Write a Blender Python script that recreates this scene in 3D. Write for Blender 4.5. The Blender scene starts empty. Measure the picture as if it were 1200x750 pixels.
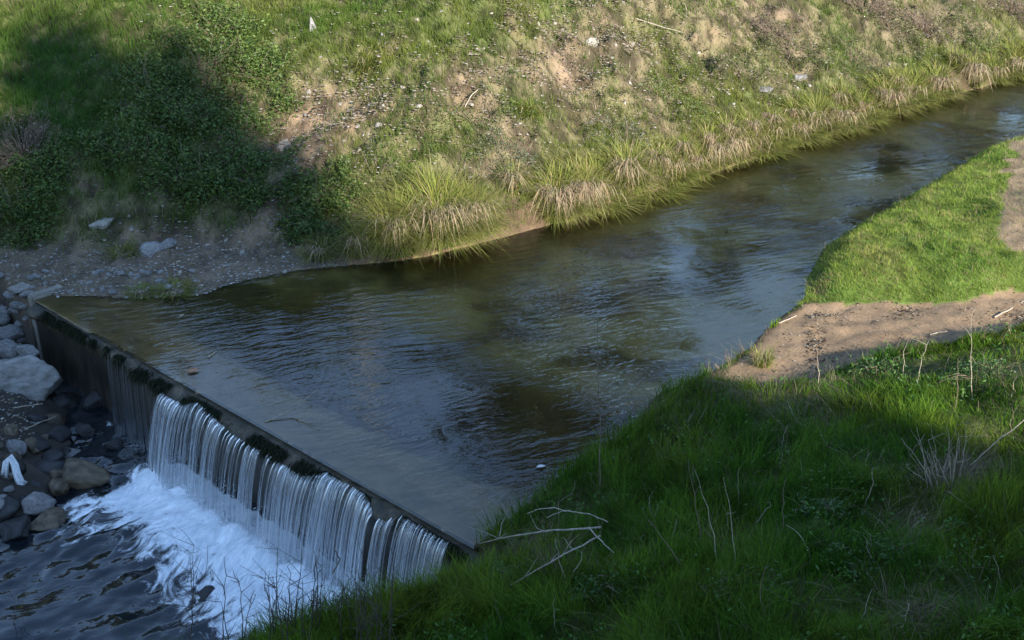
import bpy, bmesh, math, random
import numpy as np
from mathutils import Vector, Matrix

random.seed(7)
RNG = np.random.default_rng(11)
SC = bpy.context.scene
COL = SC.collection
R = math.radians

# ------------------------------------------------------------------ camera
CAM_H, PITCH, FPX = 7.0, R(25.0), 1400.0       # focal length in pixels of a 1200 px wide picture
CP, SP = math.cos(PITCH), math.sin(PITCH)
cam_d = bpy.data.cameras.new('camera')
cam_d.lens = 36.0 * FPX / 1200.0
cam_d.clip_start, cam_d.clip_end = 0.1, 3000
cam = bpy.data.objects.new('camera', cam_d)
cam.location = (0, 0, CAM_H)
cam.rotation_euler = (R(90) - PITCH, 0, 0)
COL.objects.link(cam)
SC.camera = cam


def to_px(x, y, z):
    """where a world point stands in the 1200 x 750 photograph"""
    dz = z - CAM_H
    dep = y * CP - dz * SP
    up = y * SP + dz * CP
    dep = np.where(np.abs(dep) < 1e-3, 1e-3, dep)
    px = 600 + FPX * x / dep
    py = 375 - FPX * up / dep
    bad = dep < 0.5
    return np.where(bad, -9999, px), np.where(bad, 9999, py)


def ray(px, py):
    a, b = (px - 600) / FPX, (375 - py) / FPX
    return np.array([a, CP + b * SP, -SP + b * CP])


def at_z(px, py, z=0.0):
    d = ray(px, py)
    t = (z - CAM_H) / d[2]
    return np.array([d[0] * t, d[1] * t, z])


# ------------------------------------------------------------------ noise
def _hash(ix, iy, seed):
    h = (ix * 374761393 + iy * 668265263 + seed * 974711) & 0xffffffff
    h = ((h ^ (h >> 13)) * 1274126177) & 0xffffffff
    return ((h ^ (h >> 16)) & 0xffff) / 65535.0


def vnoise(x, y, seed=0):
    x = np.asarray(x, float); y = np.asarray(y, float)
    ix = np.floor(x).astype(np.int64); iy = np.floor(y).astype(np.int64)
    fx, fy = x - ix, y - iy
    fx = fx * fx * (3 - 2 * fx); fy = fy * fy * (3 - 2 * fy)
    a = _hash(ix, iy, seed); b = _hash(ix + 1, iy, seed)
    c = _hash(ix, iy + 1, seed); d = _hash(ix + 1, iy + 1, seed)
    return a + (b - a) * fx + (c - a) * fy + (a - b - c + d) * fx * fy


def fbm(x, y, seed=0, octv=4):
    s, amp, tot = 0, 1.0, 0
    for k in range(octv):
        s = s + amp * vnoise(x * 2 ** k + 13.7 * k, y * 2 ** k - 7.1 * k, seed + k)
        tot += amp; amp *= 0.5
    return s / tot


def sstep(a, b, x):
    t = np.clip((x - a) / (b - a), 0, 1)
    return t * t * (3 - 2 * t)


def lerp(a, b, t):
    return a + (b - a) * t


# ------------------------------------------------------------------ shore lines
FAR_PX = [(38, 349), (90, 347), (150, 350), (240, 346), (262, 335), (330, 320), (380, 314), (450, 308), (500, 301), (560, 286), (600, 276),
          (640, 265), (700, 248), (760, 228), (800, 216), (850, 198), (900, 181), (960, 160), (1000, 149), (1060, 127),
          (1110, 112), (1150, 103), (1200, 86), (1300, 56), (1450, 16)]
NEAR_PX = [(547, 642), (600, 603), (640, 567), (690, 535), (745, 492), (762, 466), (838, 432), (872, 412), (905, 380),
           (942, 350), (944, 326), (965, 290), (1010, 262), (1070, 227), (1105, 206), (1150, 178), (1200, 162), (1300, 120), (1450, 62)]
FAR = np.array([at_z(*p)[:2] for p in FAR_PX])
NEAR = np.array([at_z(*p)[:2] for p in NEAR_PX])
WL = at_z(35, 350)[:2]; WR = at_z(547, 641)[:2]       # left and right end of the weir lip
WD = (WR - WL) / np.linalg.norm(WR - WL)
WN = np.array([WD[1], -WD[0]])
if WN[1] > 0: WN = -WN                              # points downstream
WLEN = float(np.linalg.norm(WR - WL))
POOL_Z = -1.13
far_ext = (FAR[-1] - FAR[-2]) / np.linalg.norm(FAR[-1] - FAR[-2])
FARX = np.vstack([[-60, 6.0], [-20, 14.2], [-12, 15.4], [-8.6, 15.9], FAR, FAR[-1] + far_ext * 60])
nx = (NEAR[-1] - NEAR[-2]) / np.linalg.norm(NEAR[-1] - NEAR[-2])
NEARX = np.vstack([[-30, -14], [-6.5, 5.6], [-3.6, 7.5], [-2.1, 8.45], [-1.2, 9.1], NEAR, NEAR[-1] + nx * 60])
RIVER = np.vstack([FAR, FAR[-1] + far_ext * 60, NEAR[-1] + nx * 60, NEAR[::-1]])
pool_px = [(58, 446), (80, 480), (84, 520), (70, 555), (62, 590), (40, 606), (-10, 622)]
PL = [WL + WN * 0.05 + WD * 0.2] + [at_z(*p, POOL_Z)[:2] for p in pool_px]
PL += [np.array([-9.5, 8.8]), np.array([-25, 4.0]), np.array([-25, -14]), np.array([-6.6, 5.9]), np.array([-4.2, 7.6]), np.array([-2.6, 8.9]), WR + WN * 0.25 - WD * 0.1, WR - WN*0.2, WL - WN*0.2]
POOL = np.array(PL)


def dist_line(P, L):
    best = np.full(len(P), 1e9)
    for a, b in zip(L[:-1], L[1:]):
        ab = b - a
        t = np.clip(((P - a) @ ab) / (ab @ ab), 0, 1)
        d = P - a - t[:, None] * ab
        best = np.minimum(best, np.einsum('ij,ij->i', d, d))
    return np.sqrt(best)


def inside(P, poly):
    c = np.zeros(len(P), bool)
    x, y = P[:, 0], P[:, 1]
    n = len(poly)
    for i in range(n):
        x1, y1 = poly[i]; x2, y2 = poly[(i + 1) % n]
        if y1 == y2: continue
        hit = ((y1 > y) != (y2 > y)) & (x < (x2 - x1) * (y - y1) / (y2 - y1) + x1)
        c ^= hit
    return c


def in_px(px, py, poly):
    return inside(np.stack([px, py], 1), np.array(poly, float))


SAND_PX = [(838, 440), (872, 412), (900, 385), (940, 350), (1010, 352), (1110, 356), (1260, 346), (1260, 400), (1150, 412), (1060, 424), (985, 440), (955, 452), (900, 458)]
FIELD_CACHE = {}


def terrain(x, y, full=False):
    x = np.asarray(x, float).ravel(); y = np.asarray(y, float).ravel()
    P = np.stack([x, y], 1)
    df = dist_line(P, FARX); dn = dist_line(P, NEARX)
    w = (P - WL) @ WN                                  # > 0 downstream of the lip
    u = (P - WL) @ WD
    inr = inside(P, RIVER) & (w <= 0)
    inp = inside(P, POOL) & (w > -0.15)
    # which bank: sign against the middle line
    mid = df < dn
    n1 = fbm(x * 0.6, y * 0.6, 3) - 0.5
    n2 = fbm(x * 2.3, y * 2.3, 9) - 0.5
    n3 = fbm(x * 7, y * 7, 21, 3) - 0.5
    # far bank: a beach at the left, then a slope that flattens above
    beach = 1.15 * sstep(-1.9, -5.5, x) + 0.15
    beach = beach + 0.9 * n2 * sstep(-1.5, -4, x)
    t = np.maximum(df - beach, 0)
    lip = (0.26 + .25 * n2) * sstep(0.0, 0.22, df) * sstep(-3.0, -1.2, x) + 0.04 * sstep(0, 0.2, df)
    slope = 0.60 + 0.06 * np.sin(x * 0.5)
    rise = 4.3 * (1 - np.exp(-(t * slope / 4.3) ** 1.0 * (1 + 0.12 * t)))
    far = lip + np.minimum(df, beach) * 0.07 + rise + 0.0
    far = far + (n1 * 0.9 + n2 * 0.30) * sstep(0.3, 2.0, t) + n3 * 0.20 * sstep(0, .6, df) + n2 * 0.06 * sstep(0, .5, df)
    # near bank
    ppx, ppy = to_px(x, y, np.full_like(x, 0.12))
    SPX = np.array(SAND_PX + SAND_PX[:1], float)
    Q2 = np.stack([np.clip(ppx, -3000, 3000), np.clip(ppy, -3000, 3000)], 1) + np.stack([n2 * 22, n2 * 9], 1)
    sdp = dist_line(Q2, SPX) * np.where(inside(Q2, SPX[:-1]), 1, -1)
    sand_h = sstep(-22, 6, sdp); sand = (sdp > 0).astype(float)
    near = 0.05 * sstep(0, 0.15, dn) + 0.20 * sstep(0.05, 0.5, dn) + 0.08 * np.minimum(dn, 3)
    near_s = 0.02 + 0.075 * np.minimum(dn, 2.5) + 0.05 * n2 + .05 * n3
    frontness = sstep(13.5, 9.5, y - 0.25 * x)
    near = near + frontness * 0.16 * np.maximum(dn - 0.6, 0) * sstep(0, 3, dn)
    near = lerp(near, near_s, sand_h)
    near = near + n1 * 0.35 * sstep(0.3, 2.0, dn) * (1 - sand_h * .9) + n2 * 0.20 * sstep(0.1, 1.0, dn) * (1 - sand_h * .85) + n3 * 0.03
    near = np.minimum(near, 3.2 + 0.2 * n1)
    land = np.where(mid, far, near)
    d = np.minimum(df, dn)
    bed = -np.minimum(0.05 + d * 0.22, 0.34) + n2 * 0.10 * sstep(0, 1, d) + n3 * 0.04
    bed = np.minimum(bed, -0.03 - 0.25 * np.minimum(d, .25))
    # shallow apron before the lip
    bed = np.where(w > -1.4, np.maximum(bed, lerp(bed, -0.045 + 0.06 * n2, sstep(-1.4, -0.7, w))), bed)
    h = np.where(inr, bed, land)
    # downstream
    dp = dist_line(P, np.vstack([POOL, POOL[:1]]))
    right = (~mid) | (u > 6.0)
    pool_h = np.where(inp, POOL_Z - np.minimum(0.06 + dp * 0.5, 0.75) + n2 * 0.15,
                      POOL_Z + np.where(right, 1.7, 0.62) * dp + n2 * 0.25 * sstep(0, .4, dp) + n3 * 0.12)
    down = np.minimum(land, pool_h)
    down = np.where(inp, pool_h, down)
    # under the weir body the sheet steps down
    body = (u > 0.0) & (u < WLEN + 0.05)
    h = np.where(w > 0.0, down, h)
    stepped = (w > -0.24) & (w <= 0.0) & body
    h = np.where(stepped, np.minimum(h, -1.9), h)
    if full:
        return h, dict(df=df, dn=dn, w=w, u=u, inr=inr, inp=inp, far=mid, sand=sand, t=t, dp=dp, beach=beach, n1=n1, n2=n2, n3=n3)
    return h


def hz(x, y):
    return float(terrain(np.array([x]), np.array([y]))[0])


def on_ground(px, py, lift=0.0):
    """world point under a picture position, lifted above the ground by so much"""
    d = ray(px, py)
    ts = np.linspace(6, 60, 1400)
    X, Y, Z = d[0] * ts, d[1] * ts, CAM_H + d[2] * ts
    g = terrain(X, Y) + lift
    i = np.argmax(Z <= g)
    if Z[i] > g[i]: i = len(ts) - 1
    return np.array([X[i], Y[i], Z[i]])


# ------------------------------------------------------------------ object helpers
def link(o, parent=None):
    COL.objects.link(o)
    if parent is not None: o.parent = parent
    return o


def tag(o, label=None, cat=None, group=None, kind=None):
    if label: o['label'] = label
    if cat: o['category'] = cat
    if group: o['group'] = group
    if kind: o['kind'] = kind
    return o


def mesh_np(name, V, quads=None, tris=None, mat=None, col=None, parent=None, smooth=False):
    V = np.asarray(V, np.float32)
    nq = 0 if quads is None else len(quads); nt = 0 if tris is None else len(tris)
    me = bpy.data.meshes.new(name)
    me.vertices.add(len(V)); me.vertices.foreach_set('co', V.ravel())
    parts, starts = [], []
    if nq: parts.append(np.asarray(quads, np.int32).ravel()); starts.append(np.arange(nq) * 4)
    if nt: parts.append(np.asarray(tris, np.int32).ravel()); starts.append(nq * 4 + np.arange(nt) * 3)
    loops = np.concatenate(parts); st = np.concatenate(starts).astype(np.int32)
    me.loops.add(len(loops)); me.loops.foreach_set('vertex_index', loops)
    me.polygons.add(len(st)); me.polygons.foreach_set('loop_start', st)
    if smooth: me.polygons.foreach_set('use_smooth', np.ones(len(st), bool))
    me.update(calc_edges=True); me.validate()
    if col is not None:
        a = me.color_attributes.new('Col', 'FLOAT_COLOR', 'POINT')
        c = np.ones((len(V), 4), np.float32); c[:, :3] = col
        a.data.foreach_set('color', c.ravel())
    if mat: me.materials.append(mat)
    return link(bpy.data.objects.new(name, me), parent)


# ------------------------------------------------------------------ materials
def new_mat(name):
    m = bpy.data.materials.new(name); m.use_nodes = True
    nt = m.node_tree; nt.nodes.clear()
    out = nt.nodes.new('ShaderNodeOutputMaterial')
    return m, nt, out


def N(nt, t, **kw):
    n = nt.nodes.new(t)
    for k, v in kw.items():
        if k in n.inputs: n.inputs[k].default_value = v
        else: setattr(n, k, v)
    return n


def mat_leaf(name, trans=0.35, rough=0.5, spec=0.25):
    m, nt, out = new_mat(name)
    at = N(nt, 'ShaderNodeAttribute', attribute_name='Col')
    p = N(nt, 'ShaderNodeBsdfPrincipled', Roughness=rough)
    p.inputs['Specular IOR Level'].default_value = spec
    tr = N(nt, 'ShaderNodeBsdfTranslucent')
    mx = N(nt, 'ShaderNodeMixShader', Fac=trans)
    nt.links.new(at.outputs['Color'], p.inputs['Base Color']); nt.links.new(at.outputs['Color'], tr.inputs['Color'])
    nt.links.new(p.outputs[0], mx.inputs[1]); nt.links.new(tr.outputs[0], mx.inputs[2]); nt.links.new(mx.outputs[0], out.inputs[0])
    return m


def mat_rock(name, c1, c2, c3, scale=6.0, rough=0.85, bump=0.5, var=0.25):
    m, nt, out = new_mat(name)
    tc = N(nt, 'ShaderNodeTexCoord'); oi = N(nt, 'ShaderNodeObjectInfo')
    n1 = N(nt, 'ShaderNodeTexNoise', Scale=scale, Detail=8.0, Roughness=0.65)
    n2 = N(nt, 'ShaderNodeTexNoise', Scale=scale * 5, Detail=6.0, Roughness=0.7)
    add = N(nt, 'ShaderNodeVectorMath', operation='ADD')
    nt.links.new(tc.outputs['Object'], add.inputs[0]); nt.links.new(oi.outputs['Random'], add.inputs[1])
    nt.links.new(add.outputs[0], n1.inputs['Vector']); nt.links.new(add.outputs[0], n2.inputs['Vector'])
    r = N(nt, 'ShaderNodeValToRGB')
    r.color_ramp.elements[0].position = 0.33; r.color_ramp.elements[0].color = (*c1, 1)
    r.color_ramp.elements[1].position = 0.68; r.color_ramp.elements[1].color = (*c3, 1)
    e = r.color_ramp.elements.new(0.5); e.color = (*c2, 1)
    nt.links.new(n1.outputs[0], r.inputs[0])
    hs = N(nt, 'ShaderNodeHueSaturation')
    mr = N(nt, 'ShaderNodeMapRange'); mr.inputs[3].default_value = 1 - var; mr.inputs[4].default_value = 1 + var
    nt.links.new(oi.outputs['Random'], mr.inputs[0]); nt.links.new(mr.outputs[0], hs.inputs['Value'])
    nt.links.new(r.outputs[0], hs.inputs['Color'])
    p = N(nt, 'ShaderNodeBsdfPrincipled', Roughness=rough)
    nt.links.new(hs.outputs[0], p.inputs['Base Color'])
    ad = N(nt, 'ShaderNodeMath', operation='ADD'); nt.links.new(n1.outputs[0], ad.inputs[0]); nt.links.new(n2.outputs[0], ad.inputs[1])
    b = N(nt, 'ShaderNodeBump', Strength=bump, Distance=0.03); nt.links.new(ad.outputs[0], b.inputs['Height'])
    nt.links.new(b.outputs[0], p.inputs['Normal']); nt.links.new(p.outputs[0], out.inputs[0])
    return m


def mat_ground():
    m, nt, out = new_mat('soil and sand')
    at = N(nt, 'ShaderNodeAttribute', attribute_name='Col')
    tc = N(nt, 'ShaderNodeTexCoord')
    n1 = N(nt, 'ShaderNodeTexNoise', Scale=3.0, Detail=10.0, Roughness=0.7)
    n2 = N(nt, 'ShaderNodeTexNoise', Scale=28.0, Detail=8.0, Roughness=0.75)
    for n in (n1, n2): nt.links.new(tc.outputs['Object'], n.inputs['Vector'])
    ad = N(nt, 'ShaderNodeMath', operation='MULTIPLY'); nt.links.new(n1.outputs[0], ad.inputs[0]); nt.links.new(n2.outputs[0], ad.inputs[1])
    mr = N(nt, 'ShaderNodeMapRange'); mr.inputs[1].default_value = 0.10; mr.inputs[2].default_value = 0.42
    mr.inputs[3].default_value = 0.6; mr.inputs[4].default_value = 1.4
    nt.links.new(ad.outputs[0], mr.inputs[0])
    mu = N(nt, 'ShaderNodeVectorMath', operation='SCALE'); nt.links.new(at.outputs['Color'], mu.inputs[0]); nt.links.new(mr.outputs[0], mu.inputs['Scale'])
    p = N(nt, 'ShaderNodeBsdfPrincipled', Roughness=0.92)
    p.inputs['Specular IOR Level'].default_value = 0.15
    nt.links.new(mu.outputs[0], p.inputs['Base Color'])
    b = N(nt, 'ShaderNodeBump', Strength=0.6, Distance=0.03); nt.links.new(n2.outputs[0], b.inputs['Height'])
    nt.links.new(b.outputs[0], p.inputs['Normal']); nt.links.new(p.outputs[0], out.inputs[0])
    return m


def ripple_nodes(nt, layers, warp=0.15):
    """sum of stretched noises: (angle of the crests, scale along, scale across, weight)"""
    tc = N(nt, 'ShaderNodeTexCoord')
    wn = N(nt, 'ShaderNodeTexNoise', Scale=0.6, Detail=2.0)
    nt.links.new(tc.outputs['Object'], wn.inputs['Vector'])
    sc = N(nt, 'ShaderNodeVectorMath', operation='SCALE'); sc.inputs['Scale'].default_value = warp * 4
    nt.links.new(wn.outputs['Color'], sc.inputs[0])
    av = N(nt, 'ShaderNodeVectorMath', operation='ADD'); nt.links.new(tc.outputs['Object'], av.inputs[0]); nt.links.new(sc.outputs[0], av.inputs[1])
    tot = None
    for ang, sa, sb, wgt in layers:
        ro = N(nt, 'ShaderNodeVectorRotate', rotation_type='Z_AXIS'); ro.inputs['Angle'].default_value = -ang
        nt.links.new(av.outputs[0], ro.inputs['Vector'])
        ml = N(nt, 'ShaderNodeVectorMath', operation='MULTIPLY'); ml.inputs[1].default_value = (sa, sb, 1)
        nt.links.new(ro.outputs[0], ml.inputs[0])
        no = N(nt, 'ShaderNodeTexNoise', Scale=1.0, Detail=2.0, Roughness=0.5); nt.links.new(ml.outputs[0], no.inputs['Vector'])
        mm = N(nt, 'ShaderNodeMath', operation='MULTIPLY'); mm.inputs[1].default_value = wgt
        nt.links.new(no.outputs[0], mm.inputs[0])
        if tot is None: tot = mm
        else:
            a = N(nt, 'ShaderNodeMath', operation='ADD'); nt.links.new(tot.outputs[0], a.inputs[0]); nt.links.new(mm.outputs[0], a.inputs[1]); tot = a
    return tot, tc, av


def water_shader(nt, height, tint, strength, dist=0.05, murk=None, murk_f=0.0, rough=0.03):
    b = N(nt, 'ShaderNodeBump', Strength=strength, Distance=dist); nt.links.new(height.outputs[0], b.inputs['Height'])
    fr = N(nt, 'ShaderNodeFresnel', IOR=1.68); nt.links.new(b.outputs[0], fr.inputs['Normal'])
    gl = N(nt, 'ShaderNodeBsdfGlossy', Roughness=rough); nt.links.new(b.outputs[0], gl.inputs['Normal'])
    tr = N(nt, 'ShaderNodeBsdfTransparent', Color=(*tint, 1))
    base = tr
    if murk_f:
        df = N(nt, 'ShaderNodeBsdfDiffuse', Color=(*murk, 1))
        mk = N(nt, 'ShaderNodeMixShader', Fac=murk_f); nt.links.new(tr.outputs[0], mk.inputs[1]); nt.links.new(df.outputs[0], mk.inputs[2]); base = mk
    mx = N(nt, 'ShaderNodeMixShader'); nt.links.new(fr.outputs[0], mx.inputs[0]); nt.links.new(base.outputs[0], mx.inputs[1]); nt.links.new(gl.outputs[0], mx.inputs[2])
    return mx


CREST_A = math.atan2(0.35, 1.0)


def mat_river():
    m, nt, out = new_mat('clear shallow river water')
    h, tc, av = ripple_nodes(nt, [(CREST_A, 2.2, 9.5, 1.0), (CREST_A + .3, 4.0, 19.0, 0.5), (CREST_A - .4, 9, 34.0, 0.2), (CREST_A, .5, 1.1, .5)], 0.1)
    cn = N(nt, 'ShaderNodeTexNoise', Scale=0.45, Detail=3.0); nt.links.new(tc.outputs['Object'], cn.inputs['Vector'])
    cm_ = N(nt, 'ShaderNodeMapRange'); cm_.inputs[1].default_value = .38; cm_.inputs[2].default_value = .62; cm_.inputs[3].default_value = .25; cm_.inputs[4].default_value = 1.5
    nt.links.new(cn.outputs[0], cm_.inputs[0])
    hm = N(nt, 'ShaderNodeMath', operation='MULTIPLY'); nt.links.new(h.outputs[0], hm.inputs[0]); nt.links.new(cm_.outputs[0], hm.inputs[1]); h = hm
    dw = N(nt, 'ShaderNodeVectorMath', operation='DOT_PRODUCT'); dw.inputs[1].default_value = (WN[0], WN[1], 0); nt.links.new(tc.outputs['Object'], dw.inputs[0])
    lw = N(nt, 'ShaderNodeMapRange', interpolation_type='SMOOTHSTEP'); k0 = float(WL @ WN)
    lw.inputs[1].default_value = k0 - 1.3; lw.inputs[2].default_value = k0 - 0.15; lw.inputs[3].default_value = 1.0; lw.inputs[4].default_value = 0.22
    nt.links.new(dw.outputs['Value'], lw.inputs[0])
    hl = N(nt, 'ShaderNodeMath', operation='MULTIPLY'); nt.links.new(h.outputs[0], hl.inputs[0]); nt.links.new(lw.outputs[0], hl.inputs[1]); h = hl
    w = water_shader(nt, h, (0.92, 0.90, 0.74), 0.21, 0.05, (0.10, 0.085, 0.04), 0.03, rough=.01)
    nt.links.new(w.outputs[0], out.inputs[0])
    return m


def mat_pool():
    m, nt, out = new_mat('churned pool water and foam')
    fa = math.atan2(WN[1], WN[0])
    h, tc, av = ripple_nodes(nt, [(CREST_A + .2, 2.2, 7.0, 1.0), (CREST_A - .3, 5.0, 14.0, 0.5), (CREST_A, 12, 30, .15)], 0.3)
    w = water_shader(nt, h, (0.34, 0.40, 0.36), 0.12, 0.06, (0.018, 0.026, 0.034), 0.45)
    at = N(nt, 'ShaderNodeAttribute', attribute_name='Col')
    ro = N(nt, 'ShaderNodeVectorRotate', rotation_type='Z_AXIS'); ro.inputs['Angle'].default_value = -fa - 0.12
    nt.links.new(av.outputs[0], ro.inputs['Vector'])
    ml = N(nt, 'ShaderNodeVectorMath', operation='MULTIPLY'); ml.inputs[1].default_value = (2.3, 4.4, 1)
    nt.links.new(ro.outputs[0], ml.inputs[0])
    n = N(nt, 'ShaderNodeTexNoise', Scale=1.0, Detail=10.0, Roughness=0.70, Distortion=0.8); nt.links.new(ml.outputs[0], n.inputs['Vector'])
    ad = N(nt, 'ShaderNodeMath', operation='ADD'); nt.links.new(n.outputs[0], ad.inputs[0]); nt.links.new(at.outputs['Fac'], ad.inputs[1])
    mr = N(nt, 'ShaderNodeMapRange', interpolation_type='SMOOTHSTEP'); mr.inputs[1].default_value = 0.955; mr.inputs[2].default_value = 1.10
    nt.links.new(ad.outputs[0], mr.inputs[0])
    p = N(nt, 'ShaderNodeBsdfPrincipled', Roughness=0.55); 
    n3 = N(nt, 'ShaderNodeTexNoise', Scale=2.2, Detail=6.0, Roughness=0.7, Distortion=1.5); nt.links.new(ml.outputs[0], n3.inputs['Vector'])
    fr_ = N(nt, 'ShaderNodeValToRGB'); fr_.color_ramp.elements[0].position = .35; fr_.color_ramp.elements[0].color = (.58, .62, .66, 1)
    fr_.color_ramp.elements[1].position = .62; fr_.color_ramp.elements[1].color = (.93, .95, .96, 1)
    nt.links.new(n3.outputs[0], fr_.inputs[0]); nt.links.new(fr_.outputs[0], p.inputs['Base Color'])
    b2 = N(nt, 'ShaderNodeBump', Strength=0.7, Distance=0.05); nt.links.new(n.outputs[0], b2.inputs['Height']); nt.links.new(b2.outputs[0], p.inputs['Normal'])
    mx = N(nt, 'ShaderNodeMixShader'); nt.links.new(mr.outputs[0], mx.inputs[0]); nt.links.new(w.outputs[0], mx.inputs[1]); nt.links.new(p.outputs[0], mx.inputs[2])
    nt.links.new(mx.outputs[0], out.inputs[0])
    return m


def mat_fall():
    m, nt, out = new_mat('falling water')
    at = N(nt, 'ShaderNodeAttribute', attribute_name='Col')        # R opacity, GB along and down
    sx = N(nt, 'ShaderNodeSeparateColor'); nt.links.new(at.outputs['Color'], sx.inputs[0])
    cb = N(nt, 'ShaderNodeCombineXYZ'); nt.links.new(sx.outputs[1], cb.inputs[0]); nt.links.new(sx.outputs[2], cb.inputs[1])
    ml = N(nt, 'ShaderNodeVectorMath', operation='MULTIPLY'); ml.inputs[1].default_value = (60, 5.5, 1); nt.links.new(cb.outputs[0], ml.inputs[0])
    n = N(nt, 'ShaderNodeTexNoise', Scale=1.0, Detail=5.0, Roughness=0.65, Distortion=0.25); nt.links.new(ml.outputs[0], n.inputs['Vector'])
    ad = N(nt, 'ShaderNodeMath', operation='ADD'); nt.links.new(n.outputs[0], ad.inputs[0]); nt.links.new(sx.outputs[0], ad.inputs[1])
    mr = N(nt, 'ShaderNodeMapRange', interpolation_type='SMOOTHSTEP'); mr.inputs[1].default_value = 0.80; mr.inputs[2].default_value = 1.25; mr.inputs[4].default_value = 0.62
    nt.links.new(ad.outputs[0], mr.inputs[0])
    p = N(nt, 'ShaderNodeBsdfPrincipled', Roughness=0.6); p.inputs['Specular IOR Level'].default_value = .15; p.inputs['Base Color'].default_value = (0.66, 0.70, 0.75, 1)
    tl = N(nt, 'ShaderNodeBsdfTranslucent', Color=(0.75, 0.78, 0.82, 1))
    mw = N(nt, 'ShaderNodeMixShader', Fac=0.35); nt.links.new(p.outputs[0], mw.inputs[1]); nt.links.new(tl.outputs[0], mw.inputs[2])
    tr = N(nt, 'ShaderNodeBsdfTransparent')
    fr = N(nt, 'ShaderNodeFresnel', IOR=1.2); gl = N(nt, 'ShaderNodeBsdfGlossy', Roughness=0.3)
    cl = N(nt, 'ShaderNodeMixShader'); nt.links.new(fr.outputs[0], cl.inputs[0]); nt.links.new(tr.outputs[0], cl.inputs[1]); nt.links.new(gl.outputs[0], cl.inputs[2])
    mx = N(nt, 'ShaderNodeMixShader'); nt.links.new(mr.outputs[0], mx.inputs[0]); nt.links.new(cl.outputs[0], mx.inputs[1]); nt.links.new(mw.outputs[0], mx.inputs[2])
    nt.links.new(mx.outputs[0], out.inputs[0])
    return m


def mat_concrete():
    m, nt, out = new_mat('wet algae-stained concrete')
    tc = N(nt, 'ShaderNodeTexCoord')
    n1 = N(nt, 'ShaderNodeTexNoise', Scale=2.2, Detail=9.0, Roughness=0.65); nt.links.new(tc.outputs['Object'], n1.inputs['Vector'])
    ml = N(nt, 'ShaderNodeVectorMath', operation='MULTIPLY'); ml.inputs[1].default_value = (9, 9, 1.2); nt.links.new(tc.outputs['Object'], ml.inputs[0])
    n2 = N(nt, 'ShaderNodeTexNoise', Scale=1.0, Detail=6.0, Roughness=0.6); nt.links.new(ml.outputs[0], n2.inputs['Vector'])
    mu = N(nt, 'ShaderNodeMath', operation='ADD'); nt.links.new(n1.outputs[0], mu.inputs[0]); nt.links.new(n2.outputs[0], mu.inputs[1])
    r = N(nt, 'ShaderNodeValToRGB'); cr = r.color_ramp
    cr.elements[0].position = 0.35; cr.elements[0].color = (0.010, 0.009, 0.007, 1)
    cr.elements[1].position = 0.72; cr.elements[1].color = (0.085, 0.070, 0.05, 1)
    e = cr.elements.new(0.53); e.color = (0.030, 0.025, 0.017, 1)
    hf = N(nt, 'ShaderNodeMath', operation='MULTIPLY'); hf.inputs[1].default_value = 0.5
    nt.links.new(mu.outputs[0], hf.inputs[0]); nt.links.new(hf.outputs[0], r.inputs[0])
    p = N(nt, 'ShaderNodeBsdfPrincipled', Roughness=0.45); nt.links.new(r.outputs[0], p.inputs['Base Color'])
    b = N(nt, 'ShaderNodeBump', Strength=0.6, Distance=0.02); nt.links.new(mu.outputs[0], b.inputs['Height']); nt.links.new(b.outputs[0], p.inputs['Normal'])
    nt.links.new(p.outputs[0], out.inputs[0])
    return m


def mat_plain(name, c, rough=0.7, scale=20, var=0.25, bump=0.2):
    m, nt, out = new_mat(name)
    tc = N(nt, 'ShaderNodeTexCoord')
    n1 = N(nt, 'ShaderNodeTexNoise', Scale=scale, Detail=6.0, Roughness=0.6); nt.links.new(tc.outputs['Object'], n1.inputs['Vector'])
    r = N(nt, 'ShaderNodeValToRGB')
    r.color_ramp.elements[0].position = 0.3; r.color_ramp.elements[1].position = 0.7
    r.color_ramp.elements[0].color = (*[v * (1 - var) for v in c], 1); r.color_ramp.elements[1].color = (*[min(1, v * (1 + var)) for v in c], 1)
    nt.links.new(n1.outputs[0], r.inputs[0])
    p = N(nt, 'ShaderNodeBsdfPrincipled', Roughness=rough); nt.links.new(r.outputs[0], p.inputs['Base Color'])
    b = N(nt, 'ShaderNodeBump', Strength=bump, Distance=0.01); nt.links.new(n1.outputs[0], b.inputs['Height']); nt.links.new(b.outputs[0], p.inputs['Normal'])
    nt.links.new(p.outputs[0], out.inputs[0])
    return m


M_BLADE = mat_leaf('grass blade', .4, .6, .08)
M_LEAF = mat_leaf('leaf', 0.3, 0.45, 0.3)
M_GROUND = mat_ground()
M_RIVER, M_POOL, M_FALL, M_CONC = mat_river(), mat_pool(), mat_fall(), mat_concrete()
M_STONE = mat_rock('pale limestone', (0.17, 0.145, 0.115), (0.28, 0.25, 0.21), (0.40, 0.37, 0.33), 9)
M_GREY = mat_rock('grey river stone', (0.10, 0.095, 0.09), (0.19, 0.18, 0.17), (0.30, 0.28, 0.27), 5)
M_PALE = mat_rock('pale boulder stone', (0.17, 0.155, 0.135), (0.30, 0.28, 0.25), (0.41, 0.39, 0.36), 3.5, 0.85, 1.0, 0.05)
M_BROWN = mat_rock('brown wet stone', (0.035, 0.026, 0.015), (0.08, 0.058, 0.034), (0.14, 0.105, 0.065), 3, 0.4)
M_DARK = mat_rock('black wet stone', (0.008, 0.008, 0.008), (0.018, 0.017, 0.016), (0.04, 0.037, 0.034), 4, 0.3)
M_TWIG = mat_plain('bleached dry twig', (0.29, 0.245, 0.185), 0.8, 40, .5)
M_TWIG2 = mat_plain('brown dry twig', (0.15, 0.11, 0.075), 0.8, 30)
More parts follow.
